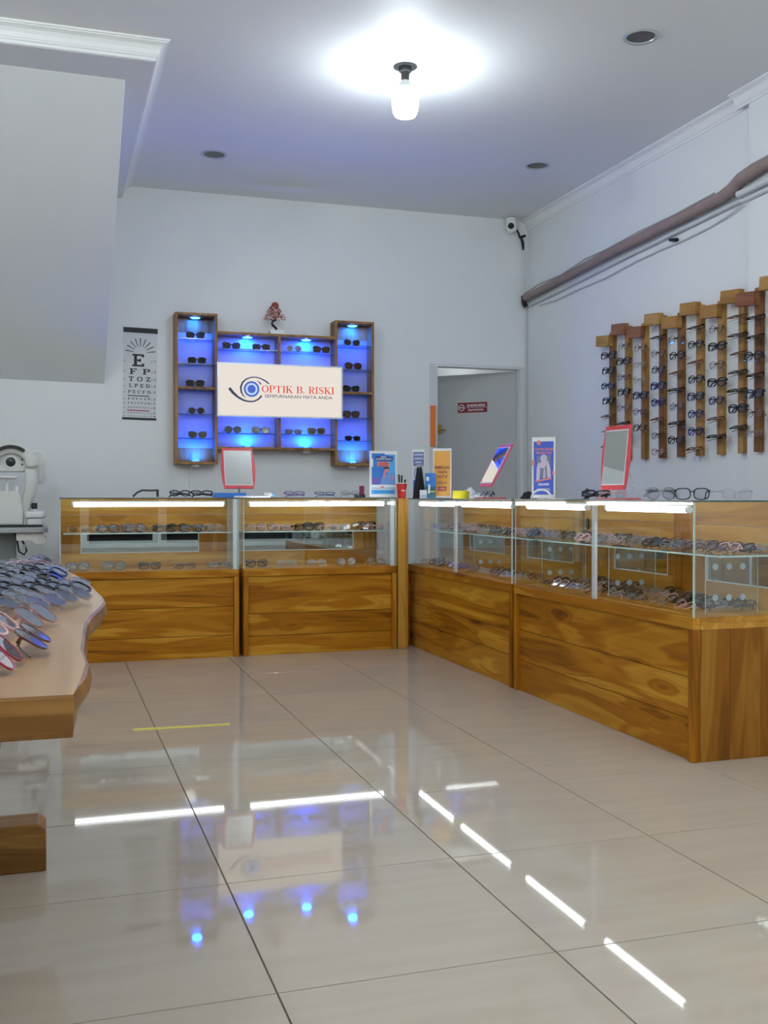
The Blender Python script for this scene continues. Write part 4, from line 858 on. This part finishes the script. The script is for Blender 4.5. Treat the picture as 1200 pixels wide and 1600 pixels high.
# spectacles on the table, leaning on each other in slanting rows
TS = [('big', 'black', 'demo'), ('square', 'black', 'demo'), ('thick', 'black', 'demo'), ('square', 'grey', 'demo'), ('big', 'grey', 'demo'), ('boldround', 'black', 'demo'), ('square', 'clear', 'demo'), ('rect', 'black', 'demo')]
phi = R(112); U = Vector((cos(phi), -sin(phi))); V = Vector((sin(phi), cos(phi)))
yawt = math.atan2(U.y, U.x) + pi
def xlim(y):
    for (a, b), (c, d) in zip(edge[:-1], edge[1:]):
        if b <= y <= d: return a + (c - a) * (y - b) / (d - b)
    return 0.0
cnt = 0; rowc = {}
for iu in range(-16, 3):
    for iv in range(-9, 40):
        p = Vector((-0.04, 2.16)) + U * (iu * 0.150) + V * (iv * 0.056)
        ok = 2.02 < p.y < 3.72 and -0.26 < p.x < xlim(p.y) - 0.035
        e0, e1 = p - U * 0.07, p + U * 0.07
        if not ok or e1.x > xlim(e1.y) - 0.004 or e1.y < 1.98 or e0.y > 3.76: continue
        st = TS[rng.randrange(len(TS))]
        if p.y > 3.25 and p.x > -0.02: st = rng.choice([('big', 'lilac', 'demo'), ('square', 'pink', 'demo'), ('big', 'sky', 'demo'), ('big', 'clear', 'demo')])
        elif p.y < 2.3: st = rng.choice([('big', 'pink', 'demo'), ('square', 'clear', 'demo'), ('big', 'rose', 'demo')])
        elif p.y > 3.3: st = rng.choice([('big', 'pink', 'demo'), ('square', 'clear', 'demo'), ('square', 'rose', 'demo')])
        q = iu + 16; rowc[q] = rowc.get(q, 0) + 1; cnt += 1
        glasses(st, p.x, p.y, TZ, yawt + rng.uniform(-0.10, 0.10), '%s eyeglasses on slab table, %s row from far end, %s from its left' % (gdesc(st), ORD[min(q, 19)], ORD[rowc[q] - 1]), 'eyeglasses crowded on the slab table', 1.08 + rng.uniform(-0.10, 0.10))
glasses(('big', 'brown', 'mirror'), 0.000, 1.64, TZ, R(86), 'glossy brown sunglasses lying alone near the table front corner', 'loose glasses at the table front', 1.0, name='sunglasses')
glasses(('big', 'red', 'mirror'), -0.040, 1.49, TZ, R(84), 'dark red sunglasses cut by the left picture edge on the table', 'loose glasses at the table front', 0.8, name='sunglasses')
glasses(('big', 'pink', 'demo'), 0.000, 1.92, TZ, R(72), 'clear pink oversized eyeglasses in front of the crowded rows on table', 'loose glasses at the table front', 0.9)
glasses(('square', 'rose', 'demo'), -0.058, 1.79, TZ, R(78), 'rose-coloured square eyeglasses at the left picture edge on table', 'loose glasses at the table front', 0.9)

# ================================================================ eye-examination machine on its stand
mt = thing('instrument_table', 'grey motorised instrument table against the back wall', 'table', (-0.26, 6.95, 0))
def rrect(x0, x1, y0, y1, r, k=5):
    p = []
    for cx, cyy, a in ((x1 - r, y1 - r, 0), (x0 + r, y1 - r, 90), (x0 + r, y0 + r, 180), (x1 - r, y0 + r, 270)):
        for i in range(k): t = R(a + 90 * i / (k - 1)); p.append((cx + r * cos(t), cyy + r * sin(t)))
    return p
MB().prism(rrect(-0.36, 0.255, -0.24, 0.24, 0.05), 'z', 0.738, 0.770).build('table_top', 'grey', mt, bevel=0.006)
bx(-0.04, 0.065, -0.06, 0.06, 0.05, 0.737).build('column', 'dgrey', mt, bevel=0.004)
MB().prism(rrect(-0.26, 0.24, -0.22, 0.22, 0.04), 'z', 0.012, 0.05).build('base', 'dgrey', mt, bevel=0.005)
MB().prism([(0.07, 0.737), (0.225, 0.737), (0.25, 0.685), (0.24, 0.665), (0.185, 0.665), (0.16, 0.69), (0.07, 0.69)], 'y', -0.20, -0.10).build('switch_arm', 'ivory', mt, bevel=0.004)
bx(0.232, 0.2415, -0.16, -0.14, 0.69, 0.715).build('switch', 'black', mt)
MB().tube([(0.06, -0.12, 0.735), (0.075, -0.14, 0.68), (0.085, -0.15, 0.62), (0.115, -0.15, 0.60), (0.13, -0.15, 0.625), (0.115, -0.15, 0.665), (0.09, -0.14, 0.715)], 0.006, 8).build('cable', 'matt_black', mt, True)
bx(0.105, 0.122, -0.158, -0.142, 0.63, 0.665).build('cable_clip', 'grey', mt)
mc = thing('eye_test_machine', 'cream eye test machine with chin rest and black lens on the instrument table', 'eye machine', (-0.235, 6.95, 0.770))
# coordinates: x right, z above the table
bx(-0.13, 0.20, -0.15, 0.12, 0.0005, 0.012).build('base_plate', 'black', mc)
MB().prism([(-0.13, 0.0125), (0.085, 0.0125), (0.085, 0.10), (0.07, 0.205), (0.04, 0.225), (-0.10, 0.225), (-0.13, 0.20)], 'y', -0.12, 0.02).build('front_body', 'ivory', mc, bevel=0.012)
arch = []
for i in range(25):
    t = i / 24; a = R(205 - 230 * t); arch.append((0.015 + 0.125 * cos(a) * (1.0 if sin(a) > 0 else 0.96), -0.095 + 0.03 * (1 if sin(a) < 0 else 0), 0.385 + 0.112 * sin(a)))
arch = [(-0.065, -0.04, 0.09), (-0.095, -0.05, 0.20), (-0.118, -0.065, 0.29)] + arch[1:-1] + [(0.138, -0.065, 0.28), (0.118, -0.05, 0.19), (0.080, -0.04, 0.09)]
MB().tube(arch, 0.020, 12, ry=0.038).build('face_frame', 'ivory', mc, True, bevel=0)
MB().prism(ribbon([(0.015 + 0.118 * cos(R(a)), 0.392 + 0.106 * sin(R(a))) for a in range(132, 47, -7)], 0.010), 'y', -0.142, -0.118).build('forehead_pad', 'black', mc, bevel=0.004)
MB().prism(rrect(-0.085, 0.105, 0.345, 0.475, 0.03), 'y', -0.06, 0.16).build('optical_head', 'ivory', mc, bevel=0.008)
MB().lathe([(0.0, -0.012), (0.028, -0.012), (0.044, -0.004), (0.048, 0.0), (0.0, 0.0)], 28, (0.012, -0.061, 0.405), axis='y').build('lens_collar', 'white', mc, True)
MB().lathe([(0.0, -0.006), (0.022, -0.007), (0.029, -0.003), (0.029, 0.0), (0.0, 0.0)], 28, (0.012, -0.073, 0.405), axis='y').build('lens', 'black', mc, True)
for x in (-0.055, 0.079):
    for z in (0.39, 0.42): MB().lathe([(0.0, -0.002), (0.006, -0.002), (0.006, 0)], 10, (x, -0.0605, z), axis='y').build('sensor', 'black', mc)
MB().prism(rrect(0.145, 0.195, 0.28, 0.47, 0.02), 'y', 0.0, 0.08).build('side_hood', 'ivory', mc, bevel=0.006)
MB().prism(rrect(0.10, 0.225, 0.27, 0.49, 0.03), 'y', 0.165, 0.185).build('monitor', 'white', mc, bevel=0.004)
MB().lathe([(0.0, 0.0), (0.05, 0.002), (0.064, 0.012), (0.060, 0.020), (0.0, 0.018)], 24, (-0.01, -0.105, 0.295)).build('chin_rest', 'white', mc, True)
MB().tube([(-0.01, -0.10, 0.22), (-0.01, -0.10, 0.296)], 0.009, 10).build('chin_post', 'white', mc, True)
MB().lathe([(0.0, -0.02), (0.012, -0.02), (0.012, 0.02), (0.0, 0.02)], 14, (0.045, -0.085, 0.235)).build('height_knob', 'white', mc, True)
MB().prism(rrect(0.10, 0.205, -0.10, 0.08, 0.025), 'z', 0.0125, 0.052).build('slide_base', 'white', mc, bevel=0.006)
MB().prism(rrect(0.09, 0.215, -0.11, 0.09, 0.03), 'z', 0.056, 0.098).build('joystick_housing', 'white', mc, bevel=0.010)
MB().tube([(0.150, -0.05, 0.095), (0.150, -0.05, 0.112)], 0.012, 12).build('joystick_stem', 'white', mc, True)
MB().prism(rrect(0.132, 0.168, -0.068, -0.032, 0.008), 'z', 0.112, 0.150).build('joystick', 'black', mc, bevel=0.005)

# ================================================================ things on the counter tops
ZB = 0.9535; ZR = ZT + 0.0005
def hmirror(label, loc, yaw, lean, w, h, z0, stand):
    """red framed table mirror; front faces -y before yaw; z0 height of the lower edge above the top"""
    t = thing('table_mirror', label, 'mirror', loc, yaw, 'red-framed table mirrors')
    hd = node('mirror_head', t, (0, 0, z0), (-lean, 0, 0))
    a = w / 2
    pts = [(-a * 0.84, 0), (a * 0.84, 0), (a * 0.95, h * 0.2), (a, h * 0.45), (a * 0.99, h * 0.65), (a * 0.88, h), (-a * 0.88, h), (-a * 0.99, h * 0.65), (-a, h * 0.45), (-a * 0.95, h * 0.2)]
    MB().prism(pts, 'y', -0.004, 0.004).build('red_frame', 'red', hd, bevel=0.001)
    bx(-a * 0.80, a * 0.80, -0.0062, -0.0042, h * 0.075, h * 0.93).build('mirror_bevel', 'alu', hd)
    bx(-a * 0.77, a * 0.77, -0.0072, -0.0063, h * 0.09, h * 0.915).build('mirror_glass', 'mirror', hd)
    if stand == 'clear':
        bx(-0.07, 0.07, -0.04, 0.10, 0.0002, 0.006).build('base_plate', 'red', t)
        for s in (-0.05, 0.05):
            yb = 0.075; MB().tube([(s, yb, 0.006), (s, yb, 0.05), (s, yb - 0.004, 0.075), (s, z0 * 0 + sin(lean) * h * 0.45 + 0.008, z0 + cos(lean) * h * 0.45)], 0.004, 8).build('clear_leg', 'acrylic', t, True)
    else:
        bx(-0.16, 0.04, -0.03, 0.03, 0.0002, 0.03).build('blue_base', 'blue', t, bevel=0.003)
        MB().tube([(0.0, 0.0, 0.03), (0.0, 0.0, z0 + 0.012)], 0.006, 8).build('stem', 'dgrey', t, True)
    return t
hmirror('red-framed mirror on blue base on the back counter, reflecting the ceiling', (1.125, 6.42, ZB), R(-2), R(22), 0.215, 0.275, 0.055, 'blue')
hmirror('red-framed mirror leaning far back on the farther right counter', (2.375, 5.49, ZR), R(-90), R(29), 0.20, 0.275, 0.068, 'clear')
hmirror('tall red-framed mirror standing on the nearest right counter', (2.40, 4.115, ZR), R(-90) + 0.10, R(6), 0.205, 0.29, 0.042, 'clear')

def poster(label, loc, yaw, w, h, lean=0.0):
    t = thing('poster_stand', label, 'poster', loc, yaw); t.rotation_euler = (-lean, 0, yaw)
    bx(-w / 2, w / 2, -0.003, 0.003, 0.004, h).build('acrylic_sheet', 'white', t); bx(-w / 2, w / 2, -0.003, 0.06, 0.0002, 0.004).build('stand_foot', 'acrylic', t)
    return t
def flat(t, pts, m, lay, name): return MB().prism(pts, 'y', -0.0033 - 0.0003 * (lay + 1), -0.0031 - 0.0003 * lay + 0.0001).build(name, m, t)
def rc(a, b, c, d): return [(a, c), (b, c), (b, d), (a, d)]
# poster A: blue with a man resting his forehead in his hand
t = poster('blue poster of a seated man rubbing his eyes, on the back counter', (2.036, 6.34, ZB), R(-6), 0.178, 0.298)
flat(t, rc(-0.075, 0.078, 0.058, 0.282), 'p_blue', 0, 'print_background'); flat(t, rc(0.010, 0.088, 0.274, 0.296), 'p_white', 1, 'print_corner'); flat(t, rc(-0.088, -0.066, 0.196, 0.248), 'p_white', 1, 'print_corner')
flat(t, rc(0.03, 0.078, 0.075, 0.270), 'p_sky', 1, 'print_light')
flat(t, [(-0.056, 0.238), (0.060, 0.230), (0.066, 0.262), (-0.052, 0.268)], 'p_navy', 2, 'print_banner'); flat(t, rc(-0.040, 0.040, 0.197, 0.228), 'p_salmon', 3, 'print_banner')
flat(t, rc(-0.075, -0.02, 0.085, 0.125), 'p_purple', 2, 'print_chair')
flat(t, [(-0.020, 0.080), (0.078, 0.080), (0.078, 0.150), (0.050, 0.160), (0.030, 0.150), (0.008, 0.150), (-0.012, 0.120)], 'p_shirt', 4, 'printed_shirt')
flat(t, circle(0.022, 0.175, 0.017, 16), 'p_skin', 5, 'printed_face'); flat(t, [(0.005, 0.178), (0.006, 0.192), (0.022, 0.198), (0.038, 0.192), (0.040, 0.180), (0.024, 0.186)], 'p_hair', 6, 'printed_hair')
flat(t, [(-0.012, 0.10), (0.004, 0.10), (0.014, 0.150), (0.016, 0.172), (0.004, 0.166)], 'p_skin', 7, 'printed_arm'); flat(t, [(-0.018, 0.082), (0.008, 0.082), (0.010, 0.128), (-0.008, 0.124)], 'p_shirt', 8, 'printed_sleeve')
flat(t, [(0.035, 0.128), (0.060, 0.136), (0.070, 0.118), (0.064, 0.112), (0.052, 0.126)], 'p_skin', 7, 'printed_arm')
flat(t, rc(-0.075, 0.078, 0.062, 0.082), 'p_white', 9, 'printed_desk'); flat(t, rc(-0.018, 0.004, 0.064, 0.073), 'p_salmon', 10, 'printed_book'); flat(t, rc(-0.078, 0.078, 0.022, 0.050), 'p_sky', 1, 'print_footer')
lettering(t, 'SEDIH', 0.002, -0.0045, 0.254, 0.013, 'p_white', bold=.0003); lettering(t, 'DI DEPAN GADGET', 0.004, -0.0045, 0.241, 0.013, 'p_white', bold=.0003, sx=0.9)
lettering(t, 'YUK, LENSA', 0.0, -0.0048, 0.214, 0.011, 'p_maroon', bold=.0003); lettering(t, 'BLURAY AJA', 0.0, -0.0048, 0.201, 0.011, 'p_maroon', bold=.0003)
for z in (0.040, 0.030): flat(t, rc(-0.062, 0.066, z, z + 0.003), 'p_navy', 2, 'fine_print')
# poster B: slate blue tall card
t = poster('tall slate-blue card with a drawing of glasses, behind the small blue box', (2.262, 6.30, ZR), R(-24), 0.078, 0.312)
flat(t, rc(-0.034, 0.034, 0.205, 0.298), 'p_slate', 0, 'print_background'); flat(t, rc(-0.030, 0.032, 0.12, 0.200), 'p_lilac', 0, 'print_panel'); flat(t, rc(-0.034, 0.034, 0.012, 0.118), 'p_royal', 0, 'print_background')
for z, w in ((0.275, 0.028), (0.250, 0.028), (0.226, 0.020)): flat(t, rc(-w, w, z, z + 0.010), 'p_lilac', 1, 'fine_print')
flat(t, ribbon([(-0.018 + 0.009 * cos(R(a)), 0.160 + 0.026 * sin(R(a))) for a in range(0, 361, 20)], 0.0016), 'p_grey', 1, 'printed_drawing'); flat(t, [(0.0, 0.186), (0.024, 0.186), (0.012, 0.178)], 'p_grey', 1, 'printed_drawing')
# poster C: orange
t = poster('orange promotion card with maroon words, next to the yellow tape roll', (2.375, 6.17, ZR), R(-30), 0.118, 0.316)
flat(t, rc(-0.052, 0.052, 0.014, 0.300), 'p_orange', 0, 'print_background')
lettering(t, 'PEMBELIAN', 0, -0.0038, 0.186, 0.027, 'p_maroon', sx=0.70, bold=.0005); lettering(t, 'TANPA', 0, -0.0038, 0.157, 0.027, 'p_maroon', sx=0.75, bold=.0005); lettering(t, '"NOTA"', 0, -0.0038, 0.128, 0.027, 'p_maroon', sx=0.8, bold=.0005)
lettering(t, 'CASHBACK', 0, -0.0038, 0.092, 0.017, 'p_maroon', sx=0.72)
flat(t, rc(-0.026, 0.026, 0.048, 0.074), 'p_maroon', 1, 'print_box'); flat(t, rc(-0.021, 0.021, 0.053, 0.069), 'p_salmon', 2, 'print_box')
# poster D: royal blue with a woman adjusting her glasses
t = poster('royal-blue card of a woman holding her glasses, by the right wall', (2.43, 4.86, ZR), R(-50), 0.128, 0.318)
flat(t, rc(-0.055, 0.056, 0.022, 0.296), 'p_royal', 0, 'print_background'); flat(t, circle(-0.026, 0.290, 0.012, 12), 'p_salmon', 1, 'print_badge'); flat(t, rc(-0.063, -0.050, 0.172, 0.200), 'p_salmon', 1, 'print_badge'); flat(t, rc(0.050, 0.060, 0.122, 0.146), 'p_salmon', 1, 'print_badge')
flat(t, [(-0.036, 0.105), (0.040, 0.115), (0.040, 0.225), (-0.036, 0.222)], 'p_grey', 1, 'print_panel')
flat(t, circle(0.002, 0.210, 0.019, 16), 'p_lilac', 2, 'printed_hair'); flat(t, [(-0.016, 0.160), (0.006, 0.158), (0.020, 0.185), (0.012, 0.208), (-0.012, 0.206)], 'p_pale', 3, 'printed_face')
flat(t, [(-0.040, 0.092), (-0.022, 0.096), (-0.018, 0.150), (-0.014, 0.182), (-0.026, 0.188), (-0.036, 0.165)], 'p_pale', 4, 'printed_arm'); flat(t, [(0.022, 0.108), (0.042, 0.112), (0.040, 0.150), (0.026, 0.196), (0.012, 0.194), (0.018, 0.165)], 'p_pale', 4, 'printed_arm')
flat(t, [(-0.002, 0.105), (0.012, 0.108), (0.010, 0.155), (0.002, 0.158)], 'p_lilac', 3, 'printed_shirt')
lettering(t, 'CUSTOM DOUBLE', 0.003, -0.0038, 0.250, 0.0165, 'p_salmon', sx=0.78, bold=.0005, shear=0.2); lettering(t, 'PROTECTION', 0.002, -0.0038, 0.231, 0.0165, 'p_salmon', sx=0.82, bold=.0005, shear=0.2)
flat(t, [(-0.045, 0.086), (0.045, 0.102), (0.045, 0.111), (-0.045, 0.095)], 'p_salmon', 5, 'print_banner'); lettering(t, 'SQUARE', 0.0, -0.0045, 0.070, 0.016, 'p_white', bold=.0005, shear=0.2)
for z in (0.050, 0.042): flat(t, rc(-0.034, 0.036, z, z + 0.003), 'p_white', 1, 'fine_print')
# tent calendar, blue box, cup and pens
t = thing('desk_calendar', 'black desk calendar standing like a tent beside the red cup', 'calendar', (2.238, 6.215, ZR), R(-70))
MB().prism([(-0.038, 0.0), (0.038, 0.0), (0.002, 0.205), (-0.002, 0.205)], 'x', -0.022, 0.018).build('black_card', 'matt_black', t); MB().prism([(0.039, 0.0), (0.042, 0.0), (0.006, 0.207), (0.003, 0.207)], 'x', -0.024, 0.020).build('white_pages', 'paper', t)
for i in range(5): MB().tube([(-0.018 + i * 0.009, 0.0 + 0.010 * cos(R(a)), 0.203 + 0.009 * sin(R(a))) for a in range(-60, 241, 50)], 0.0012, 5).build('binding_ring', 'white', t)
t = thing('small_box', 'small white and grey box in front of the desk calendar', 'box', (2.226, 6.135, ZR), R(-22)); bx(-0.014, 0.030, -0.012, 0.012, 0.0, 0.052).build('carton', 'p_white', t, bevel=0.001); bx(-0.014, 0.030, -0.0128, -0.0121, 0.004, 0.022).build('print_panel', 'p_lilac', t)
t = thing('brochure_box', 'small upright dark blue box with pale print beside the orange card', 'box', (2.282, 6.135, ZR), R(-22))
bx(-0.034, 0.034, -0.010, 0.010, 0.0, 0.158).build('carton', 'p_blue', t, bevel=0.001); bx(-0.033, 0.033, -0.0106, -0.0101, 0.002, 0.075).build('print_panel', 'p_teal', t); bx(-0.010, 0.033, -0.0110, -0.0106, 0.040, 0.046).build('print_stripe', 'yellow', t)
flat2 = MB().prism([(-0.016, 0.03), (-0.004, 0.03), (0.0, 0.085), (-0.012, 0.09)], 'y', -0.0113, -0.0107).build('print_figure', 'p_white', t); bx(-0.026, -0.008, -0.0106, -0.0101, 0.110, 0.135).build('print_mark', 'p_white', t)
t = thing('paper_cup', 'red paper cup holding black pens on the corner post', 'cup', (2.128, 6.243, 0.9485))
MB().lathe([(0.0, 0.0), (0.024, 0.0), (0.025, 0.002), (0.0335, 0.094), (0.031, 0.094), (0.024, 0.004), (0.0, 0.004)], 28).build('cup_wall', 'red_cup', t, True)
MB().lathe([(0.0335, 0.092), (0.0355, 0.095), (0.0335, 0.098), (0.0312, 0.095), (0.0335, 0.092)], 28).build('rolled_rim', 'white', t, True)
lettering(t, 'WELLI', 0.006, -0.0305, 0.044, 0.014, 'p_white', bold=.0003)
for i, (dx, dy, dz, m) in enumerate(((-0.018, -0.004, 0.150, 'black'), (0.002, 0.004, 0.145, 'black'), (0.020, -0.002, 0.118, 'black'), (-0.004, -0.014, 0.128, 'dgrey'))):
    p = thing('pen', ['thick black marker leaning left in the red cup', 'black marker upright in the red cup', 'short black pen leaning right in the red cup', 'grey pen at the front of the red cup'][i], 'pen', (2.128, 6.243, 0.9485), group='pens in the red cup')
    a = Vector((dx * 0.4, dy * 0.4, 0.006)); b = Vector((dx, dy, dz * 0.72)); c = Vector((dx * 1.12, dy * 1.1, dz))
    MB().tube([a, b], 0.0045, 8).build('barrel', m, p, True); MB().tube([b, c], 0.0056, 8).build('cap', 'black', p, True)
# yellow tape roll, plastic bag, tray and other bits on the right counter
t = thing('tape_roll', 'roll of yellow tape lying on the right counter', 'tape', (2.345, 5.78, ZR))
MB().lathe([(0.0395, 0.0), (0.050, 0.0), (0.050, 0.046), (0.0395, 0.046), (0.0395, 0.0)], 32).build('tape_winding', 'yellow', t, True); MB().lathe([(0.037, 0.0), (0.0393, 0.0), (0.0393, 0.046), (0.037, 0.046), (0.037, 0.0)], 32).build('card_core', 'teak_pale', t, True)
def crumple(name, label, cat, loc, sx, sy, sz, mat, seed):
    r = random.Random(seed); mb = MB(); nn, mm = 12, 6; v = []
    for i in range(mm + 1):
        for j in range(nn):
            a = 2 * pi * j / nn; e = (pi / 2) * i / mm; q = r.uniform(0.75, 1.15) if i < mm else 1
            v.append((sx * cos(a) * cos(e) * q, sy * sin(a) * cos(e) * q, max(0, sz * sin(e) * r.uniform(0.6, 1.2))) if i else (sx * cos(a), sy * sin(a), 0.0))
    f = [(i * nn + j, i * nn + (j + 1) % nn, (i + 1) * nn + (j + 1) % nn, (i + 1) * nn + j) for i in range(mm) for j in range(nn)] + [tuple(range(nn))[::-1]]
    mb.add(v, f); return tag(mb.build(name, mat, None, loc=loc), label, cat)
crumple('plastic_bag', 'crumpled clear plastic bag beside the yellow tape roll', 'bag', (2.42, 5.655, ZR), 0.045, 0.050, 0.034, 'cloth', 3)
crumple('black_pouch', 'soft black pouch behind the leaning mirror', 'pouch', (2.545, 5.27, ZR), 0.045, 0.06, 0.036, 'matt_black', 5)
crumple('white_bag', 'white rounded bag top showing behind the orange card', 'bag', (2.56, 6.16, ZR), 0.050, 0.050, 0.062, 'p_white', 9)
tag(MB().prism(circle(0, 0, 0.105, 28), 'z', 0, 0.005).build('tray', 'grey', None, loc=(2.43, 4.62, ZR)), 'flat grey round tray on the right counter', 'tray')
t = thing('half_ring_stand', 'small white half-ring stand in front of the royal-blue card', 'stand', (2.345, 4.715, ZR), R(-40))
MB().prism(ribbon([(0.050 * cos(R(a)), 0.003 + 0.044 * sin(R(a))) for a in range(0, 181, 12)], 0.0042), 'y', -0.006, 0.006).build('half_ring', 'white', t); bx(-0.055, 0.055, -0.012, 0.012, 0, 0.0028).build('foot', 'acrylic', t)
# loose glasses on the counter tops
for i, (st, x, y, z, yw, fold, tl, lab) in enumerate([
    (('boldround', 'black', 'clear'), 2.42, 4.38, ZR, R(55), True, 0.05, 'black eyeglasses standing folded just left of the tall mirror'),
    (('thick', 'black', 'clear'), 2.36, 4.225, ZR, R(-60), True, 1.0, 'small black eyeglasses at the left of the tall mirror base'),
    (('wire', 'rose', 'clear'), 2.33, 3.99, ZR, R(-20), True, 0.1, 'thin rose wire eyeglasses right of the tall mirror base'),
    (('boldround', 'grey', 'clear'), 2.39, 3.715, ZR, R(-22), True, 0.05, 'grey bold round eyeglasses on the nearest counter, left of square black ones'),
    (('square', 'black', 'clear'), 2.37, 3.47, ZR, R(-30), False, 0.0, 'black square eyeglasses with open temples on the nearest counter top'),
    (('wire', 'clear', 'clear'), 2.45, 3.30, ZR, R(-10), False, 0.0, 'faint clear wire eyeglasses at the near end of the counter top'),
    (('square', 'black', 'clear'), 2.262, 5.25, ZR, R(-90), True, 0.9, 'black eyeglasses lying in front of the leaning mirror'),
    (('square', 'black', 'clear'), 0.885, 6.31, ZB, 0.1, True, 0.9, 'black eyeglasses lying left of the blue mirror base'),
    (('boldround', 'black', 'clear'), 0.76, 6.40, ZB, -0.1, True, 0.8, 'bold round black eyeglasses nearest the black handle on the back counter'),
    (('square', 'lilac', 'clear'), 1.47, 6.36, ZB, 0.1, True, 1.1, 'lilac square eyeglasses right of the white bottle'),
    (('rect', 'navy', 'clear'), 1.66, 6.36, ZB, -0.1, True, 1.1, 'navy narrow eyeglasses in the middle of the back counter top'),
    (('wire', 'silver', 'clear'), 1.83, 6.36, ZB, 0.15, True, 0.7, 'silver wire eyeglasses just left of the man poster')]):
    glasses(st, x, y, z, yw, lab, 'loose eyeglasses on the counter tops', tl, fold)
t = thing('hand_tool', 'black curved handle of a tool lying on the left back counter', 'tool', (0.55, 6.33, ZB))
MB().tube([(-0.075, 0, 0.006), (-0.05, 0, 0.030), (-0.02, 0, 0.044), (0.03, 0, 0.042), (0.07, 0, 0.044)], 0.006, 8).build('handle', 'matt_black', t, True); bx(0.062, 0.076, -0.006, 0.006, 0.0, 0.049).build('bracket', 'matt_black', t)
bx(-0.03, 0.10, -0.035, 0.035, 0.0, 0.005).build('plate', 'dgrey', t)
t = thing('small_bottle', 'small white bottle lying beside the red-framed back mirror', 'bottle', (1.29, 6.33, ZB))
MB().lathe([(0.0, -0.032), (0.014, -0.032), (0.016, -0.028), (0.016, 0.012), (0.009, 0.020), (0.009, 0.022), (0.0, 0.022)], 16, (0, 0, 0.0162), axis='x').build('bottle_body', 'white', t, True); MB().lathe([(0.0, 0.0222), (0.0105, 0.0222), (0.0105, 0.036), (0.0, 0.036)], 14, (0, 0, 0.0162), axis='x').build('bottle_cap', 'p_sky', t, True)
tag(bx(-0.11, 0.11, -0.015, 0.015, 0, 0.010).build('marker_case', 'p_white', None, bevel=0.002, loc=(1.18, 6.29, ZB)), 'long flat white case in front of the blue mirror base', 'case')
t = thing('bottle_gadget', 'small dark stand just left of the man poster', 'gadget', (1.915, 6.46, ZB)); bx(-0.03, 0.03, -0.03, 0.03, 0, 0.02).build('foot', 'black', t, bevel=0.003); bx(0.0, 0.028, -0.012, 0.012, 0.02, 0.075).build('upright', 'p_maroon', t, bevel=0.003)
# door notice and orange board
t = thing('door_notice', 'dark red no-entry notice on the open door', 'sign', (3.600, BACK + 0.055, 0), R(-45))
y = -0.0006; xa, xb, za, zb = -0.505, -0.245, 1.652, 1.735
bx(xa, xb, y - 0.0012, y, za, zb).build('plate', 'p_darkred', t)
q = MB(); pc = (xa + 0.033, (za + zb) / 2); q.prism(ribbon([(pc[0] + 0.024 * cos(R(a)), pc[1] + 0.024 * sin(R(a))) for a in range(0, 361, 20)], 0.003), 'y', y - 0.0022, y - 0.0013).build('no_entry_ring', 'p_white', t); bx(pc[0] - 0.015, pc[0] + 0.015, y - 0.0022, y - 0.0013, pc[1] - 0.004, pc[1] + 0.004).build('no_entry_bar', 'p_white', t)
lettering(t, 'DILARANG MASUK', xa + 0.162, y - 0.002, za + 0.050, 0.0265, 'p_white', sx=0.72, bold=.0006); lettering(t, 'SELAIN KARYAWAN', xa + 0.158, y - 0.002, za + 0.014, 0.0205, 'p_white', sx=0.72, bold=.0004)
bx(xa + 0.07, xb - 0.006, y - 0.002, y - 0.0013, za + 0.040, za + 0.0425).build('rule', 'p_white', t)
tag(bx(2.842, 2.880, BACK - 0.024, BACK - 0.0065, 1.35, 1.668).build('orange_board', 'orange', bevel=0.002), 'narrow upright orange board fixed at the left of the doorway', 'board')
